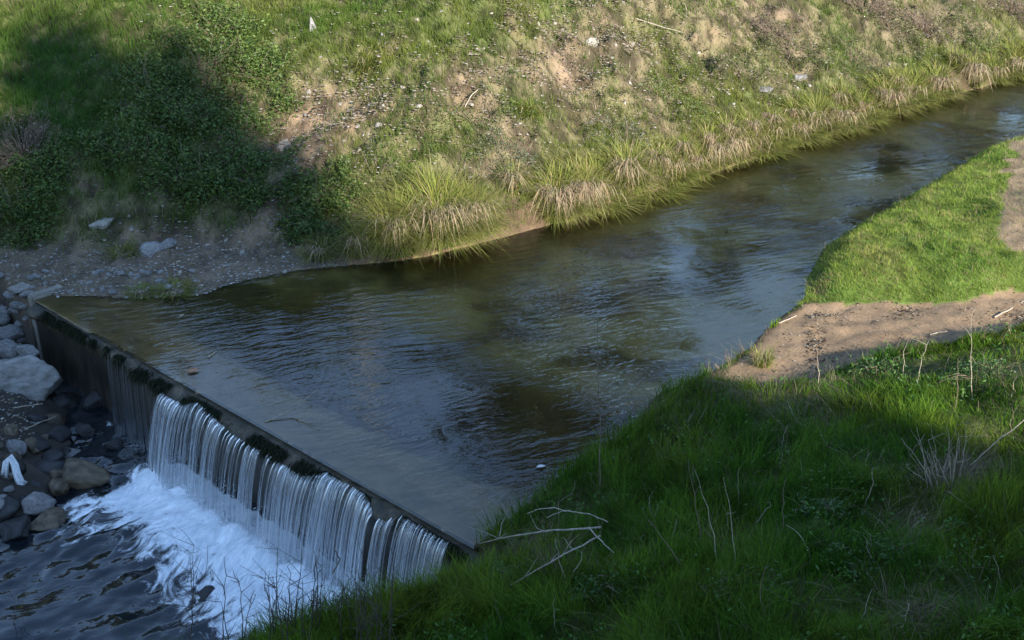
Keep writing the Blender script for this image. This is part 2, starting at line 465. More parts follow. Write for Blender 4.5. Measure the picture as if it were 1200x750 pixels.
M_SEED = mat_plain('dark dry seed stalk', (0.05, 0.038, 0.026), 0.8, 30)
M_BARK = mat_plain('bark', (0.14, 0.11, 0.085), 0.9, 8, 0.4, 0.6)

# ------------------------------------------------------------------ ground
BLOB = lambda px, py, cx, cy, rx, ry: np.exp(-(((px - cx) / rx) ** 2 + ((py - cy) / ry) ** 2))
GREEN = [(50, 90, 150, 80, 1.1), (60, 30, 200, 45, 1.0), (290, 10, 130, 45, .9), (470, 35, 85, 60, .95), (545, 15, 75, 45, .85), (400, 30, 40, 60, .5), (200, 340, 60, 16, 1.0),
         (150, 170, 60, 60, .6), (620, 130, 40, 16, .6), (650, 10, 60, 30, .5), (860, 110, 60, 30, .5), (1000, 50, 60, 25, .4), (1120, 80, 70, 25, .55),
         (430, 185, 80, 40, .55), (520, 170, 60, 30, .5), (330, 60, 40, 60, .7), (790, 100, 25, 40, .5), (1180, 70, 40, 20, .5), (140, 285, 40, 25, .8), (270, 270, 40, 20, .6), (235, 255, 40, 20, .7), (30, 260, 60, 50, .9)]
BARE = [(370, 160, 30, 50, .7), (345, 175, 20, 40, .9), (210, 285, 120, 30, 1.1), (110, 235, 40, 25, .6), (320, 255, 50, 30, .9), (25, 190, 40, 22, 1.0), (420, 140, 45, 40, .5), (60, 330, 110, 20, 1.5),
        (640, 65, 60, 35, .35), (830, 45, 40, 18, .4), (260, 320, 90, 22, 1.2), (520, 110, 60, 30, .35), (0, 340, 60, 30, 1.5)]
PATH_PX = [(1190, 160), (1176, 215), (1170, 250), (1172, 285), (1190, 296), (1300, 300), (1400, 200), (1300, 130)]
FG_BROWN = [(1110, 560, 40, 18, .9), (1150, 548, 40, 14, .7), (1060, 625, 30, 20, .6), (1090, 720, 60, 18, .7), (650, 650, 45, 25, .7), (965, 480, 40, 25, .5), (845, 640, 25, 12, .7), (870, 450, 60, 18, .6), (1045, 405, 40, 10, .6)]


def fields(x, y, z, f):
    px, py = to_px(x, y, z)
    n = fbm(x * 1.1 + 5, y * 1.1, 31, 4); n4 = fbm(x * 3.3, y * 3.3 + 9, 47, 3)
    g = sum(wg * BLOB(px, py, cx, cy, rx, ry) for cx, cy, rx, ry, wg in GREEN)
    b = sum(wg * BLOB(px, py, cx, cy, rx, ry) for cx, cy, rx, ry, wg in BARE)
    near_w = sstep(1.8, 0.3, f['df']) * sstep(350, 450, px)
    g = np.clip(g + (n - 0.5) * 1.5 + (n4 - .5) * 0.9 + 0.42 + 0.35 * near_w, 0, 1)
    b = np.clip(b + (n4 - 0.5) * 1.6, 0, 1)
    pathm = in_px(px + (n4 - .5) * 30, py + (n - .5) * 20, PATH_PX)
    fgb = sum(wg * BLOB(px, py, cx, cy, rx, ry) for cx, cy, rx, ry, wg in FG_BROWN)
    return px, py, g, b, pathm, fgb, n, n4


def axis(lo, hi, step, far):
    a = list(np.arange(lo, hi + step / 2, step))
    s = step; v = hi
    while v < far:
        s *= 1.22; v += s; a.append(v)
    s = step; v = lo; pre = []
    while v > -far:
        s *= 1.22; v -= s; pre.append(v)
    return np.array(pre[::-1] + a)


xs = axis(-10.5, 15, 0.075, 900); ys = axis(5.5, 30, 0.075, 900)
GX, GY = np.meshgrid(xs, ys)
gx, gy = GX.ravel(), GY.ravel()
gz, gf = terrain(gx, gy, True)
px, py, fg_, fb_, fpath, ffg, fn, fn4 = fields(gx, gy, gz, gf)
C = np.zeros((len(gx), 3))
soil = np.array([0.105, 0.075, 0.048]); straw = np.array([0.16, 0.118, 0.078]); turf = np.array([0.070, 0.080, 0.026])
sandc = np.array([0.205, 0.142, 0.086]); gravel = np.array([0.15, 0.115, 0.082]); bedc = np.array([0.52, 0.42, 0.17]); dirt = np.array([0.20, 0.15, 0.095])
c_far = straw[None] * (1 - fg_[:, None]) + turf[None] * fg_[:, None]
c_far = lerp(c_far, np.array([0.165, 0.115, 0.075])[None], np.clip(fb_, 0, 1)[:, None])
mot = fbm(gx * 5.5, gy * 5.5, 131, 3)
c_far = c_far * (0.40 + 0.95 * sstep(.3, .68, mot))[:, None]
bm = (sstep(0.35, -0.2, gf['t']) * sstep(-1.5, -3.0, gx))[:, None]
c_far = lerp(c_far, gravel[None] * (0.7 + 0.6 * fn4[:, None]), bm)
c_near = lerp(turf[None] * 0.9, np.array([0.16, 0.12, 0.08])[None], np.clip(ffg, 0, 1)[:, None])
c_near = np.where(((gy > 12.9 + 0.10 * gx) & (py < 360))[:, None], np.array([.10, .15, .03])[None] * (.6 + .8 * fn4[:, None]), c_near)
c_near = np.where(fpath[:, None], dirt[None] * (.6 + .8 * fn4[:, None]), c_near)
wet = sstep(0.03, 0.22, gf['dn'])[:, None]
c_near = np.where(gf['sand'][:, None] > .5, sandc[None] * (0.45 + 0.55 * wet) * (0.85 + 0.3 * fn[:, None]), c_near)
c_far = lerp(c_far, np.array([0.10, 0.066, 0.042])[None] * (.6 + .8 * fn4[:, None]), (sstep(.55, .2, gf['df']) * sstep(-3, -1.5, gx))[:, None])
c_near = lerp(c_near, np.array([.06, .045, .028])[None], (sstep(.45, .10, gf['dn']) * (1 - gf['sand']))[:, None])
Cl = np.where(gf['far'][:, None], c_far, c_near)
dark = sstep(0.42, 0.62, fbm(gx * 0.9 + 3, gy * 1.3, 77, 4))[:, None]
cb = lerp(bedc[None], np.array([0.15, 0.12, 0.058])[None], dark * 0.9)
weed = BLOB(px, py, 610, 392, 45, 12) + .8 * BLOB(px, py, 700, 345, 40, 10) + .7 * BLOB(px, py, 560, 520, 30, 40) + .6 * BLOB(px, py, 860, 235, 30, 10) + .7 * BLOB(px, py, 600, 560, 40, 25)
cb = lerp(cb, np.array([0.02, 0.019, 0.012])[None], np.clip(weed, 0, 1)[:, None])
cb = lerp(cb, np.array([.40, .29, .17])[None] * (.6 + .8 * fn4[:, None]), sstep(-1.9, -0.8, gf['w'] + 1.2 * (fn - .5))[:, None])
refl_dark = sstep(-4.2, -3.0, gf['w']) * sstep(-0.75, -1.3, gf['w'] + .5 * (fn4 - .5)) * sstep(1.2, 3.0, gf['u'])  # bed colour painted darker here so the blue sky reflection stands out
cb = cb * (1 - .82 * refl_dark)[:, None]
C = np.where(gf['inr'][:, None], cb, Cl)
below = (gf['w'] > 0) & (gz < POOL_Z + 0.9) & (gf['dp'] < 3.5)
C = np.where(below[:, None], np.array([0.055, 0.047, 0.038])[None] * (0.6 + 0.8 * fn4[:, None]), C)
C = np.where(gf['inp'][:, None], np.array([0.035, 0.034, 0.030])[None], C)
nxs, nys = len(xs), len(ys)
ii = (np.arange(nys - 1)[:, None] * nxs + np.arange(nxs - 1)[None]).ravel()
quads = np.stack([ii, ii + 1, ii + 1 + nxs, ii + nxs], 1)
gr = mesh_np('ground', np.stack([gx, gy, gz], 1), quads, None, M_GROUND, C, smooth=True)
tag(gr, kind='structure')

# ------------------------------------------------------------------ water
ring = []
riv = np.vstack([[WR + WD * 0.35], [WL - WD * 0.2], FAR[2:], [FAR[-1] + far_ext * 60], [NEAR[-1] + nx * 60], NEAR[::-1][:-1]])
cen = riv.mean(0)
fl = []
for i, p in enumerate(riv):
    if i in (0, 1): fl.append(p + WN * -0.02)
    elif i < 2 + len(FAR) - 1: fl.append(p + np.array([-0.5, 0.75]))
    else: fl.append(p + np.array([0.55, -0.45]))
bmw = bmesh.new()
vs = [bmw.verts.new((p[0], p[1], 0.0)) for p in fl]
bmw.faces.new(vs)
bmesh.ops.triangulate(bmw, faces=bmw.faces[:])
bmw.normal_update()
for f_ in bmw.faces:
    if f_.normal.z < 0: f_.normal_flip()
me = bpy.data.meshes.new('river_water'); bmw.to_mesh(me); bmw.free(); me.materials.append(M_RIVER)
tag(link(bpy.data.objects.new('river_water', me)), kind='structure')

# pool: a fine grid in (along the weir, out from it)
ua = np.arange(-2.5, WLEN + 2.2, 0.04); wa = np.concatenate([np.arange(-0.05, 7.5, 0.04), np.arange(7.5, 24, 0.5)])
UA, WA = np.meshgrid(ua, wa); U, W = UA.ravel(), WA.ravel()
PX = WL[0] + WD[0] * U + WN[0] * W; PY = WL[1] + WD[1] * U + WN[1] * W
fall_str = lambda u: (sstep(1.5, 2.4, u) * 0.55 + 0.45 * sstep(3.5, 4.0, u)) * sstep(WLEN + .5, WLEN - .3, u)
reach = 2.9 + 1.4 * (fbm(U * 0.8, U * 0 + 4, 5) - .5)
drift = U + W * 0.10
fs = fall_str(drift)
foam = fs * (1 - sstep(0.05, 1.05, W / reach)) * 0.60 * sstep(0.0, .2, W)
foam = foam + 0.22 * (fbm(U * .9, W * .9, 55, 3) - .5) * fs * (W > .3) + 0.17 * fs * (1 - sstep(0.5, 2.3, W / reach))
foam = np.where(W < 0.0, 0, foam)
lump = (fbm(U * 3.6 + 3, W * 2.2, 15, 4) - .5) * 0.22 + (fbm(U * 10, W * 6, 25, 3) - .5) * 0.07
bulge = np.exp(-((W - 0.50) / 0.22) ** 2) * 0.05 * fs
PZ = POOL_Z + lump * np.clip(foam + 0.12, 0, 1) + bulge * (0.5 + fbm(U * 5, W * 3, 35, 3)) + (fbm(U * 1.5, W * 2.5, 45, 3) - .5) * 0.02
nu, nw = len(ua), len(wa)
ii = (np.arange(nw - 1)[:, None] * nu + np.arange(nu - 1)[None]).ravel()
po = mesh_np('pool_water', np.stack([PX, PY, PZ], 1), np.stack([ii, ii + nu, ii + 1 + nu, ii + 1], 1), None, M_POOL, np.repeat(foam[:, None], 3, 1), smooth=True)
tag(po, kind='structure')

# ------------------------------------------------------------------ weir (concrete sill) and the water falling over it
weir = bpy.data.objects.new('weir', None); link(weir)
weir.location = (*WL, POOL_Z)
tag(weir, 'long low concrete weir across the stream with dark wet face and mossy lip', 'weir')


def weir_pt(u, w, z):
    p = WL + WD * u + WN * w
    return (p[0] - WL[0], p[1] - WL[1], z - POOL_Z)


def grid_surface(name, rows, mat, parent, smooth=False):
    n = len(rows[0]); V = [v for r in rows for v in r]
    F = [(i * n + j, i * n + j + 1, (i + 1) * n + j + 1, (i + 1) * n + j) for i in range(len(rows) - 1) for j in range(n - 1)]
    me = bpy.data.meshes.new(name); me.from_pydata(V, [], F); me.materials.append(mat)
    if smooth: me.polygons.foreach_set('use_smooth', [True] * len(F))
    return link(bpy.data.objects.new(name, me), parent)


rows = []
uu = np.arange(-0.02, WLEN + 0.5, 0.06)
prof = [(-0.22, -1.95), (0.0, -1.95), (0.0, -1.2), (0.0, -0.7), (0.005, -0.3), (0.0, -0.10), (-0.02, -0.045)]
for w, z in prof:
    rows.append([weir_pt(u, w + 0.06 * (fbm(np.array(u * 3), np.array(z * 3), 4) - .5) * (0 if w < -.1 else 1), z + (0.03 * (vnoise(u * 4, 0, 8) - .5) if z > -.15 else 0)) for u in uu])
grid_surface('wall', rows, M_CONC, weir)
rows = []
for w, z in [(-0.02, -0.046), (-0.2, -0.035), (-0.4, -0.045), (-0.6, -0.07), (-.75, -0.16), (-.8, -0.5)]:
    rows.append([weir_pt(u, w, z + (0.025 * (fbm(np.array(u * 2.5), np.array(w * 3), 8) - .5) + 0.03 * float(sstep(2.2, 0.5, np.array(u))) if z > -.1 else 0)) for u in uu])
grid_surface('crest', rows, mat_plain('silted concrete crest', (0.30, 0.225, 0.14), 0.55, 3.0, 0.45, 0.3), weir, True)
def lip_out(u):
    u = np.asarray(u, float)
    return 0.025 + 0.15 * sstep(.36, .66, fbm(u * 1.3, u * 0 + 3, 203, 3)) + .035 * (fbm(u * 7, u * 0, 207, 3) - .5)


rows = []
ul = np.arange(0.15, WLEN + 0.3, 0.03); lo_ = lip_out(ul)
for fr, zf in [(-1, -.036), (.0, -.034), (.45, -.05), (.85, -.075), (1.0, -.11), (.85, -.16), (.4, -.24), (0.02, -.34), (-.2, -.36)]:
    jj = .05 * (fbm(ul * 5, ul * 0 + zf * 12, 211, 4) - .5) + .03 * (fbm(ul * 22, ul * 0 + zf * 50, 213, 2) - .5)
    rows.append([weir_pt(u_, (fr * l_ if fr >= 0 else fr * .1) + j_ * (fr > -.1), zf - .3 * abs(j_) + j_ * .7 * (fr > 0) + (.04 * (.5 - l_ / .2) * (fr > .4))) for u_, l_, j_ in zip(ul, lo_, jj)])
grid_surface('lip', rows, mat_rock('black moss on the lip', (0.010, 0.011, 0.006), (0.045, 0.036, 0.020), (0.12, 0.09, 0.055), 5, .5, 1.0, 0.0), weir, True)
# left end of the wall: a pale corner
bme = bmesh.new()
c8 = [weir_pt(u, w, z) for z in (-1.6, 0.06) for (u, w) in ((-0.06, -0.5), (0.10, -0.5), (0.10, 0.012), (-0.06, 0.012))]
v8 = [bme.verts.new(c) for c in c8]
for f in ((0, 1, 2, 3), (7, 6, 5, 4), (0, 4, 5, 1), (1, 5, 6, 2), (2, 6, 7, 3), (3, 7, 4, 0)): bme.faces.new([v8[i] for i in f])
bmesh.ops.recalc_face_normals(bme, faces=bme.faces[:])
bmesh.ops.bevel(bme, geom=bme.edges[:], offset=0.02, segments=2, affect='EDGES')
me = bpy.data.meshes.new('end_block'); bme.to_mesh(me); bme.free(); me.materials.append(mat_plain('weathered concrete', (0.20, 0.175, 0.14), 0.8, 5, .4, .5))
link(bpy.data.objects.new('end_block', me), weir)

# moss along the lip: short hanging filaments
def blades(name, base, h, wdt, ang, lean, col0, col1, nseg=2, droop=0.0, mat=None, parent=None, up=None, face=None):
    n = len(base)
    ang = np.asarray(ang); h = np.asarray(h); wdt = np.asarray(wdt)
    dirv = np.stack([np.cos(ang), np.sin(ang), np.zeros(n)], 1)
    fa = ang + np.pi / 2 + RNG.uniform(-.8, .8, n) if face is None else face
    side = np.stack([np.cos(fa), np.sin(fa), np.zeros(n)], 1)
    lean = np.broadcast_to(lean, (n,)); droop = np.broadcast_to(droop, (n,))
    V, Cc = [], []
    for k in range(nseg + 1):
        t = k / nseg
        pos = base + dirv * (lean * h * (0.25 * t + 0.75 * t * t))[:, None]
        pos = pos + np.array([0, 0, 1.0])[None] * (h * (t - droop * t * t))[:, None]
        wk = wdt * (1 - t) ** 0.6 * 0.5 if k else wdt * 0.42
        cc = lerp(col0, col1, t)
        if k < nseg:
            V += [pos - side * wk[:, None], pos + side * wk[:, None]]; Cc += [cc, cc]
        else:
            V.append(pos); Cc.append(cc)
    m = 2 * nseg + 1
    V = np.stack(V, 1).reshape(-1, 3); Cc = np.stack(Cc, 1).reshape(-1, 3)
    o = (np.arange(n) * m)[:, None]
    qs = np.concatenate([o + np.array([[2 * k, 2 * k + 1, 2 * k + 3, 2 * k + 2]]) for k in range(nseg - 1)]) if nseg > 1 else None
    ts = o + np.array([[2 * nseg - 2, 2 * nseg - 1, 2 * nseg]])
    if mat is None: return V, qs, ts, Cc
    return mesh_np(name, V, qs, ts, mat, Cc, parent)


n = 16000
ub = RNG.uniform(0.3, WLEN + .1, n)
cl = fbm(ub * 3, ub * 0, 61, 3)
ub = ub[cl > 0.46 + RNG.normal(0, .03, len(cl))]; n = len(ub)
wb = RNG.uniform(-0.03, 0.02, n)
wb = lip_out(ub) * RNG.uniform(.1, 1.05, n); pb = np.stack([(WD[0] * ub + WN[0] * wb), (WD[1] * ub + WN[1] * wb), RNG.uniform(-0.13, -0.04, n) - POOL_Z], 1)
an = math.atan2(WN[1], WN[0]) + RNG.normal(0, .4, n)
cm = np.array([0.022, 0.026, 0.012]) * RNG.uniform(.5, 1.6, (n, 1))
blades('moss', pb, RNG.uniform(.03, .16, n), RNG.uniform(.008, .02, n), an, .8, cm, cm, 3, 1.6, M_BLADE, weir)

# falling water: a broken sheet and many strands
SECT = [(2.2, 3.60, .22), (3.70, 5.75, .8), (5.86, 7.62, 1.0), (7.74, 8.68, .92)]
V, Q, Cc = [], [], []
TMAX = math.sqrt(2 * (-POOL_Z + 0.06) / 9.81)


def strand(u0, width, v, op, uphase, z0=-0.015, ns=11, t1=1.0, lat=0.0):
    b0 = len(V); l0 = float(lip_out(u0)) + .012; ph = random.uniform(0, 6.3); wv = random.uniform(0, .03) if width < .05 else 0
    for k in range(ns + 1):
        t = TMAX * t1 * (k / ns) ** 0.8
        out = l0 + v * t; z = z0 - .45 * l0 - 0.5 * 9.81 * t * t
        wob = wv * t * math.sin(t * 14 + ph) 
        wd = width * (0.7 + 0.5 * k / ns)
        uc = u0 + lat * t + wob
        for s in (-1, 0, 1):
            p = WL + WD * (uc + s * wd * .5) + WN * (out + (0.35 * wd if s == 0 else 0))
            V.append((p[0], p[1], z))
            edge = op * (1 if s == 0 else 0.55)
            Cc.append((edge * (0.75 + 0.35 * k / ns), (uphase + s * wd * .5), t * 3.0 + uphase * 7))
    for k in range(ns):
        for s in (0, 1):
            a = b0 + k * 3 + s
            Q.append((a, a + 1, a + 4, a + 3))


def speed(u):
    return 0.50 + 0.22 * float(vnoise(np.array(u * 1.3), np.array(2.0), 3)) + .22 * float(fbm(np.array(u * 3.1), np.array(5.0), 33, 3))


for a, b, dens in SECT:
    u = a
    while u < b:                                            # sheet pieces
        wd = random.uniform(.04, .16)
        vv = speed(u)
        thick = float(fbm(np.array(u * 2.2), np.array(7.0), 12, 3))
        if dens < .5: vv = 0.10
        strand(u + wd / 2, wd * 1.05, vv, 0.26 * dens + 0.42 * thick, u)
        u += wd * 0.9
    for i in range(int((b - a) * 360 * dens) + 10):          # strands
        u0 = random.uniform(a, b)
        gate = float(fbm(np.array(u0 * 4.5), np.array(1.0), 17, 3))
        if gate < 0.33 + random.uniform(-.08, .08): continue
        vv = speed(u0) + random.uniform(-.07, .07)
        if dens < .5: vv = random.uniform(.06, .16)
        strand(u0, random.choice([.003, .004, .005, .007, .010, .014]), vv, random.uniform(.35, .85) * (0.5 if dens < .5 else 1), u0 * 1.7 + i, t1=random.uniform(.85, 1.0), lat=random.uniform(-.05, .05) + .22 * (float(vnoise(np.array(u0 * 5), np.array(9.0), 3)) - .5), z0=-.01 - .05 * random.random() ** 3)
fo = mesh_np('falling_water', np.array(V), np.array(Q), None, M_FALL, np.array(Cc), smooth=True)
tag(fo, kind='structure')

n = 5200
ub = RNG.uniform(1.2, WLEN, n); st_ = fall_str(ub); kk = (RNG.random(n) < st_) & (ub > 3.6)
ub = ub[kk]; n = len(ub); wb = RNG.normal(.38, .13, n); zb = POOL_Z + .02 + np.abs(RNG.normal(0, .09, n))
SPRAY = np.stack([WL[0] + WD[0] * ub + WN[0] * wb, WL[1] + WD[1] * ub + WN[1] * wb, zb], 1)

# ------------------------------------------------------------------ rocks
def rock_mesh(name, seed, mat, sub=3, flat=0.0, ang=0.35):
    bm = bmesh.new(); bmesh.ops.create_icosphere(bm, subdivisions=sub, radius=1.0)
    rnd = random.Random(seed)
    planes = [(Vector((rnd.gauss(0, 1), rnd.gauss(0, 1), rnd.gauss(0, 1))).normalized(), rnd.uniform(.50, .86)) for _ in range(15)]
    from mathutils import noise as mn
    off = Vector((seed * 3.1, seed * 1.7, 0))
    for v in bm.verts:
        d = v.co.normalized(); r = 1.0
        for nrm, dd in planes:
            c = d.dot(nrm)
            if c > 1e-3: r = min(r, lerp(1.0, dd / c, 1 - ang * .3) if dd / c < 1 else 1.0)
        r *= 1 + 0.10 * mn.noise(d * 1.6 + off) + 0.07 * mn.noise(d * 4 + off) + (0.03 * mn.noise(d * 10 + off) + .015 * mn.noise(d * 22 + off) if sub > 3 else 0)
        v.co = d * r
    for f in bm.faces: f.smooth = True
    me = bpy.data.meshes.new(name); bm.to_mesh(me); bm.free(); me.materials.append(mat)
    return me


def rock(name, pxy, size, mat, label, cat='rock', seed=0, rot=0.0, z=None, lift=0.0, group=None, sub=4, tilt=0.0, me=None):
    p = on_ground(*pxy) if z is None else at_z(*pxy, z)
    o = bpy.data.objects.new(name, me or rock_mesh(name, seed, mat, sub)); link(o)
    o.location = (p[0], p[1], p[2] + lift); o.scale = size; o.rotation_euler = (tilt, tilt * .6, rot)
    return tag(o, label, cat, group)


rock('boulder', (16, 460), (0.84, 0.58, 0.46), M_PALE, 'large pale flat-topped boulder at the left below the weir', 'boulder', 3, .25, z=-0.95, lift=.12, sub=5, tilt=-.12)
rock('boulder', (-8, 515), (0.42, 0.40, 0.42), M_PALE, 'pale rounded boulder cut by the left edge above the white rag', 'boulder', 5, .9, z=-1.0, lift=.05)
rock('boulder', (97, 560), (0.42, 0.30, 0.24), M_BROWN, 'brown wet boulder at the edge of the foaming pool', 'boulder', 8, -.3, z=-1.14, lift=.05)
rock('boulder', (118, 472), (0.30, 0.20, 0.22), M_DARK, 'black wet slanted rock in the trickle beside the weir wall', 'boulder', 9, .6, z=-1.14, lift=.05, tilt=.4)
rock('boulder', (46, 598), (0.27, 0.20, 0.20), M_GREY, 'pale grey stone at the water line left of the pool', 'boulder', 12, .4, z=-1.14, lift=.06)
rock('boulder', (8, 600), (0.24, 0.18, 0.15), M_GREY, 'small grey stone under the white rag at left edge', 'boulder', 14, 1.0, z=-1.15, lift=.02)
rock('boulder', (40, 505), (0.46, 0.34, 0.24), M_BROWN, 'dark brown rock beneath the large pale boulder', 'boulder', 16, .2, z=-1.15, lift=.02)
rock('boulder', (50, 545), (0.36, 0.30, 0.17), M_DARK, 'low black wet rock between rag and brown boulder', 'boulder', 18, .2, z=-1.2)
rock('boulder', (75, 478), (0.34, 0.26, 0.26), M_DARK, 'dark wet rock in shade at the pale boulder foot', 'boulder', 19, .8, z=-1.2)
rock('boulder', (240, 697), (0.14, 0.11, 0.10), M_DARK, 'small dark stone breaking the foam of the pool', 'boulder', 21, .8, z=-1.14)
rock('boulder', (14, 392), (0.26, 0.19, 0.17), M_GREY, 'grey angular stone beside the end of the weir wall', 'boulder', 22, .5, sub=4, tilt=.3, lift=.04)
rock('boulder', (24, 338), (0.22, 0.15, 0.08), M_PALE, 'flat pale slab lying on the gravel behind the weir end', 'boulder', 23, .1)
rock('boulder', (178, 296), (0.30, 0.20, 0.16), M_GREY, 'large grey stone half buried in the foot of the far slope', 'boulder', 24, .3, tilt=.2)
rock('boulder', (195, 287), (0.22, 0.16, 0.12), M_GREY, 'smaller grey stone leaning on the one half buried at slope foot', 'boulder', 25, .8, tilt=-.3)
rock('boulder', (120, 262), (0.22, 0.14, 0.10), M_STONE, 'tan stone in the bare soil low on the shaded slope', 'boulder', 26, .8)
rock('boulder', (333, 172), (0.20, 0.13, 0.16), M_STONE, 'upright pale stone at the edge of the tree shadow', 'boulder', 27, .8)
rock('boulder', (366, 32), (0.09, 0.08, 0.20), M_GREY, 'tall narrow grey stone high on the sunlit slope', 'boulder', 28, .8)
rock('boulder', (692, 52), (0.22, 0.15, 0.16), M_STONE, 'rounded pale stone high in the dry middle of the slope', 'boulder', 29, .3)
rock('boulder', (893, 105), (0.26, 0.18, 0.10), M_GREY, 'flat grey stone on the slope above the sedge row', 'boulder', 30, .3)
rock('boulder', (938, 92), (0.22, 0.15, 0.13), M_GREY, 'grey stone right of the flat one above the sedges', 'boulder', 31, .9)

for i, (c, sz, m_, lab) in enumerate([((28, 578), (.26, .2, .16), M_DARK, 'dark wet rock below the white rag'), ((66, 520), (.24, .2, .2), M_DARK, 'black wet rock behind the brown boulder'),
        ((2, 572), (.28, .22, .2), M_GREY, 'grey rock beside the white rag at left edge'), ((70, 575), (.22, .15, .12), M_BROWN, 'small brown rock below the brown boulder'),
        ((100, 508), (.2, .15, .12), M_DARK, 'small black rock in the trickle above the brown boulder'), ((135, 525), (.16, .1, .08), M_DARK, 'small wet rock at the start of the foam'),
        ((60, 612), (.3, .2, .12), M_BROWN, 'flat brown rock under water edge at lower left'), ((18, 622), (.3, .22, .12), M_DARK, 'dark flat rock at the water edge, lower left'),
        ((34, 415), (.2, .15, .15), M_GREY, 'grey stone wedged above the large pale boulder'), ((6, 412), (.24, .18, .16), M_GREY, 'grey stone resting above the pale boulder at left edge')]):
    rock('boulder', c, sz, m_, lab, 'boulder', 40 + i, i * .7, z=-1.13 if i < 8 else -.45, lift=.04)

protos = [rock_mesh('stone', 100 + k, M_STONE, 2) for k in range(5)]
protos_d = [rock_mesh('stone', 300 + k, (M_BROWN, M_DARK, M_BROWN, M_GREY)[k], 3) for k in range(4)]
protos_g = [rock_mesh('stone', 200 + k, M_GREY, 2) for k in range(5)]


def scatter_stones(spots, meshes, smin, smax, label, group, flat=(.45, .8)):
    for sx, sy in spots:
        p = on_ground(sx, sy)
        s = random.uniform(smin, smax) * random.uniform(.7, 1)
        o = link(bpy.data.objects.new('stone', random.choice(meshes)))
        o.location = (p[0], p[1], p[2] + s * .15)
        o.scale = (s, s * random.uniform(.6, .95), s * random.uniform(*flat)); o.rotation_euler = (random.uniform(-.4, .4), random.uniform(-.4, .4), random.uniform(0, 6.28))
        tag(o, label, 'stone', group)


def spread(k, cx, cy, rx, ry):
    return [(random.gauss(cx, rx), random.gauss(cy, ry)) for _ in range(k)]


scatter_stones([(random.uniform(-20, 230), random.uniform(318, 344)) for _ in range(64)], protos_g, .04, .11, 'small grey stone on the gravel beach behind the weir end', 'stones on the gravel beach')
scatter_stones([(random.uniform(-20, 34), random.uniform(345, 415)) for _ in range(30)], protos_g, .07, .19, 'rough grey stone in the pile beside the weir end', 'stones piled beside the weir end')
scatter_stones([(random.uniform(-20, 120), random.uniform(490, 615)) for _ in range(50)], protos_d, .09, .24, 'dark wet stone on the shore left of the pool', 'stones on the pool shore')
slope_spots = spread(44, 620, 60, 70, 40) + spread(26, 720, 40, 50, 25) + spread(26, 430, 130, 35, 30) + spread(22, 870, 110, 60, 20) + spread(14, 370, 130, 15, 40) + spread(16, 560, 130, 60, 25) + spread(14, 1090, 45, 25, 18)
scatter_stones([s for s in slope_spots if s[1] < 170], protos, .03, .085, 'small pale stone scattered among dry grass on the sunlit slope', 'pale stones on the slope')
scatter_stones(spread(24, 300, 300, 60, 18) + spread(12, 160, 270, 60, 14), protos, .025, .07, 'small stone on the bare shaded soil at the slope foot', 'stones at the slope foot')
# gravel and litter that nobody could count
def bits(name, spots, smin, smax, cols, mat, flat=.5):
    base = np.array([[1, 0, 0], [-.5, .8, .1], [-.6, -.7, 0], [.1, .1, .75], [.6, .7, .1], [.3, -.9, .15]])
    tr = np.array([[0, 4, 3], [4, 1, 3], [1, 2, 3], [2, 5, 3], [5, 0, 3]])
    VV, TT, CC = [], [], []
    P = np.array(spots); n = len(P)
    s = RNG.uniform(smin, smax, n); a = RNG.uniform(0, 6.28, n)
    B = base[None] * RNG.uniform(.6, 1.3, (n, 6, 3)); B[:, :, 2] *= flat
    x = B[:, :, 0] * np.cos(a)[:, None] - B[:, :, 1] * np.sin(a)[:, None]
    y = B[:, :, 0] * np.sin(a)[:, None] + B[:, :, 1] * np.cos(a)[:, None]
    Vv = np.stack([x, y, B[:, :, 2]], 2) * s[:, None, None] + P[:, None, :]
    T = (np.arange(n) * 6)[:, None, None] + tr[None]
    ci = RNG.integers(0, len(cols), n)
    Cc = np.repeat((np.array(cols)[ci] * RNG.uniform(.6, 1.25, (n, 1)))[:, None, :], 6, 1)
    return mesh_np(name, Vv.reshape(-1, 3), None, T.reshape(-1, 3), mat, Cc.reshape(-1, 3))


def sample_ground(n, azr=(-30, 30), dr=(6.3, 48)):
    az = np.radians(RNG.uniform(*azr, n)); d = np.exp(RNG.uniform(math.log(dr[0]), math.log(dr[1]), n))
    x = d * np.tan(az); y = d
    z, f = terrain(x, y, True)
    return x, y, z, f


sp = bits('spray', SPRAY, .004, .013, [(.85, .88, .9)], mat_leaf('water drops', .3, .2, .5), 1.0)
tag(sp, 'white spray where the falling water hits the pool', 'spray', kind='stuff')
x, y, z, f = sample_ground(60000, (-27, -3), (13, 21))
ppx, ppy, g_, b_, pm, fgb, n_, n4_ = fields(x, y, z, f)
k = f['far'] & ~f['inr'] & (f['w'] < .3) & (RNG.random(len(x)) < np.clip(b_ * .8 + sstep(.5, -.1, f['t']) * .9, 0, 1) * sstep(-1.2, -2.6, x) * .45)
k |= (f['w'] > 0) & (z < 0.1) & (z > POOL_Z + .25) & ~f['inp'] & f['far'] & (RNG.random(len(x)) < .25)
gv = bits('gravel', np.stack([x, y, z], 1)[k], .008, .032, [(.24, .21, .18), (.33, .30, .27), (.16, .135, .11), (.22, .175, .13)], mat_leaf('gravel chips', 0.0, .9, .2))
tag(gv, 'grey gravel of the little beach behind the weir', 'gravel', kind='stuff')
x, y, z, f = sample_ground(260000, (-18, 28), (16, 42))
ppx, ppy, g_, b_, pm, fgb, n_, n4_ = fields(x, y, z, f)
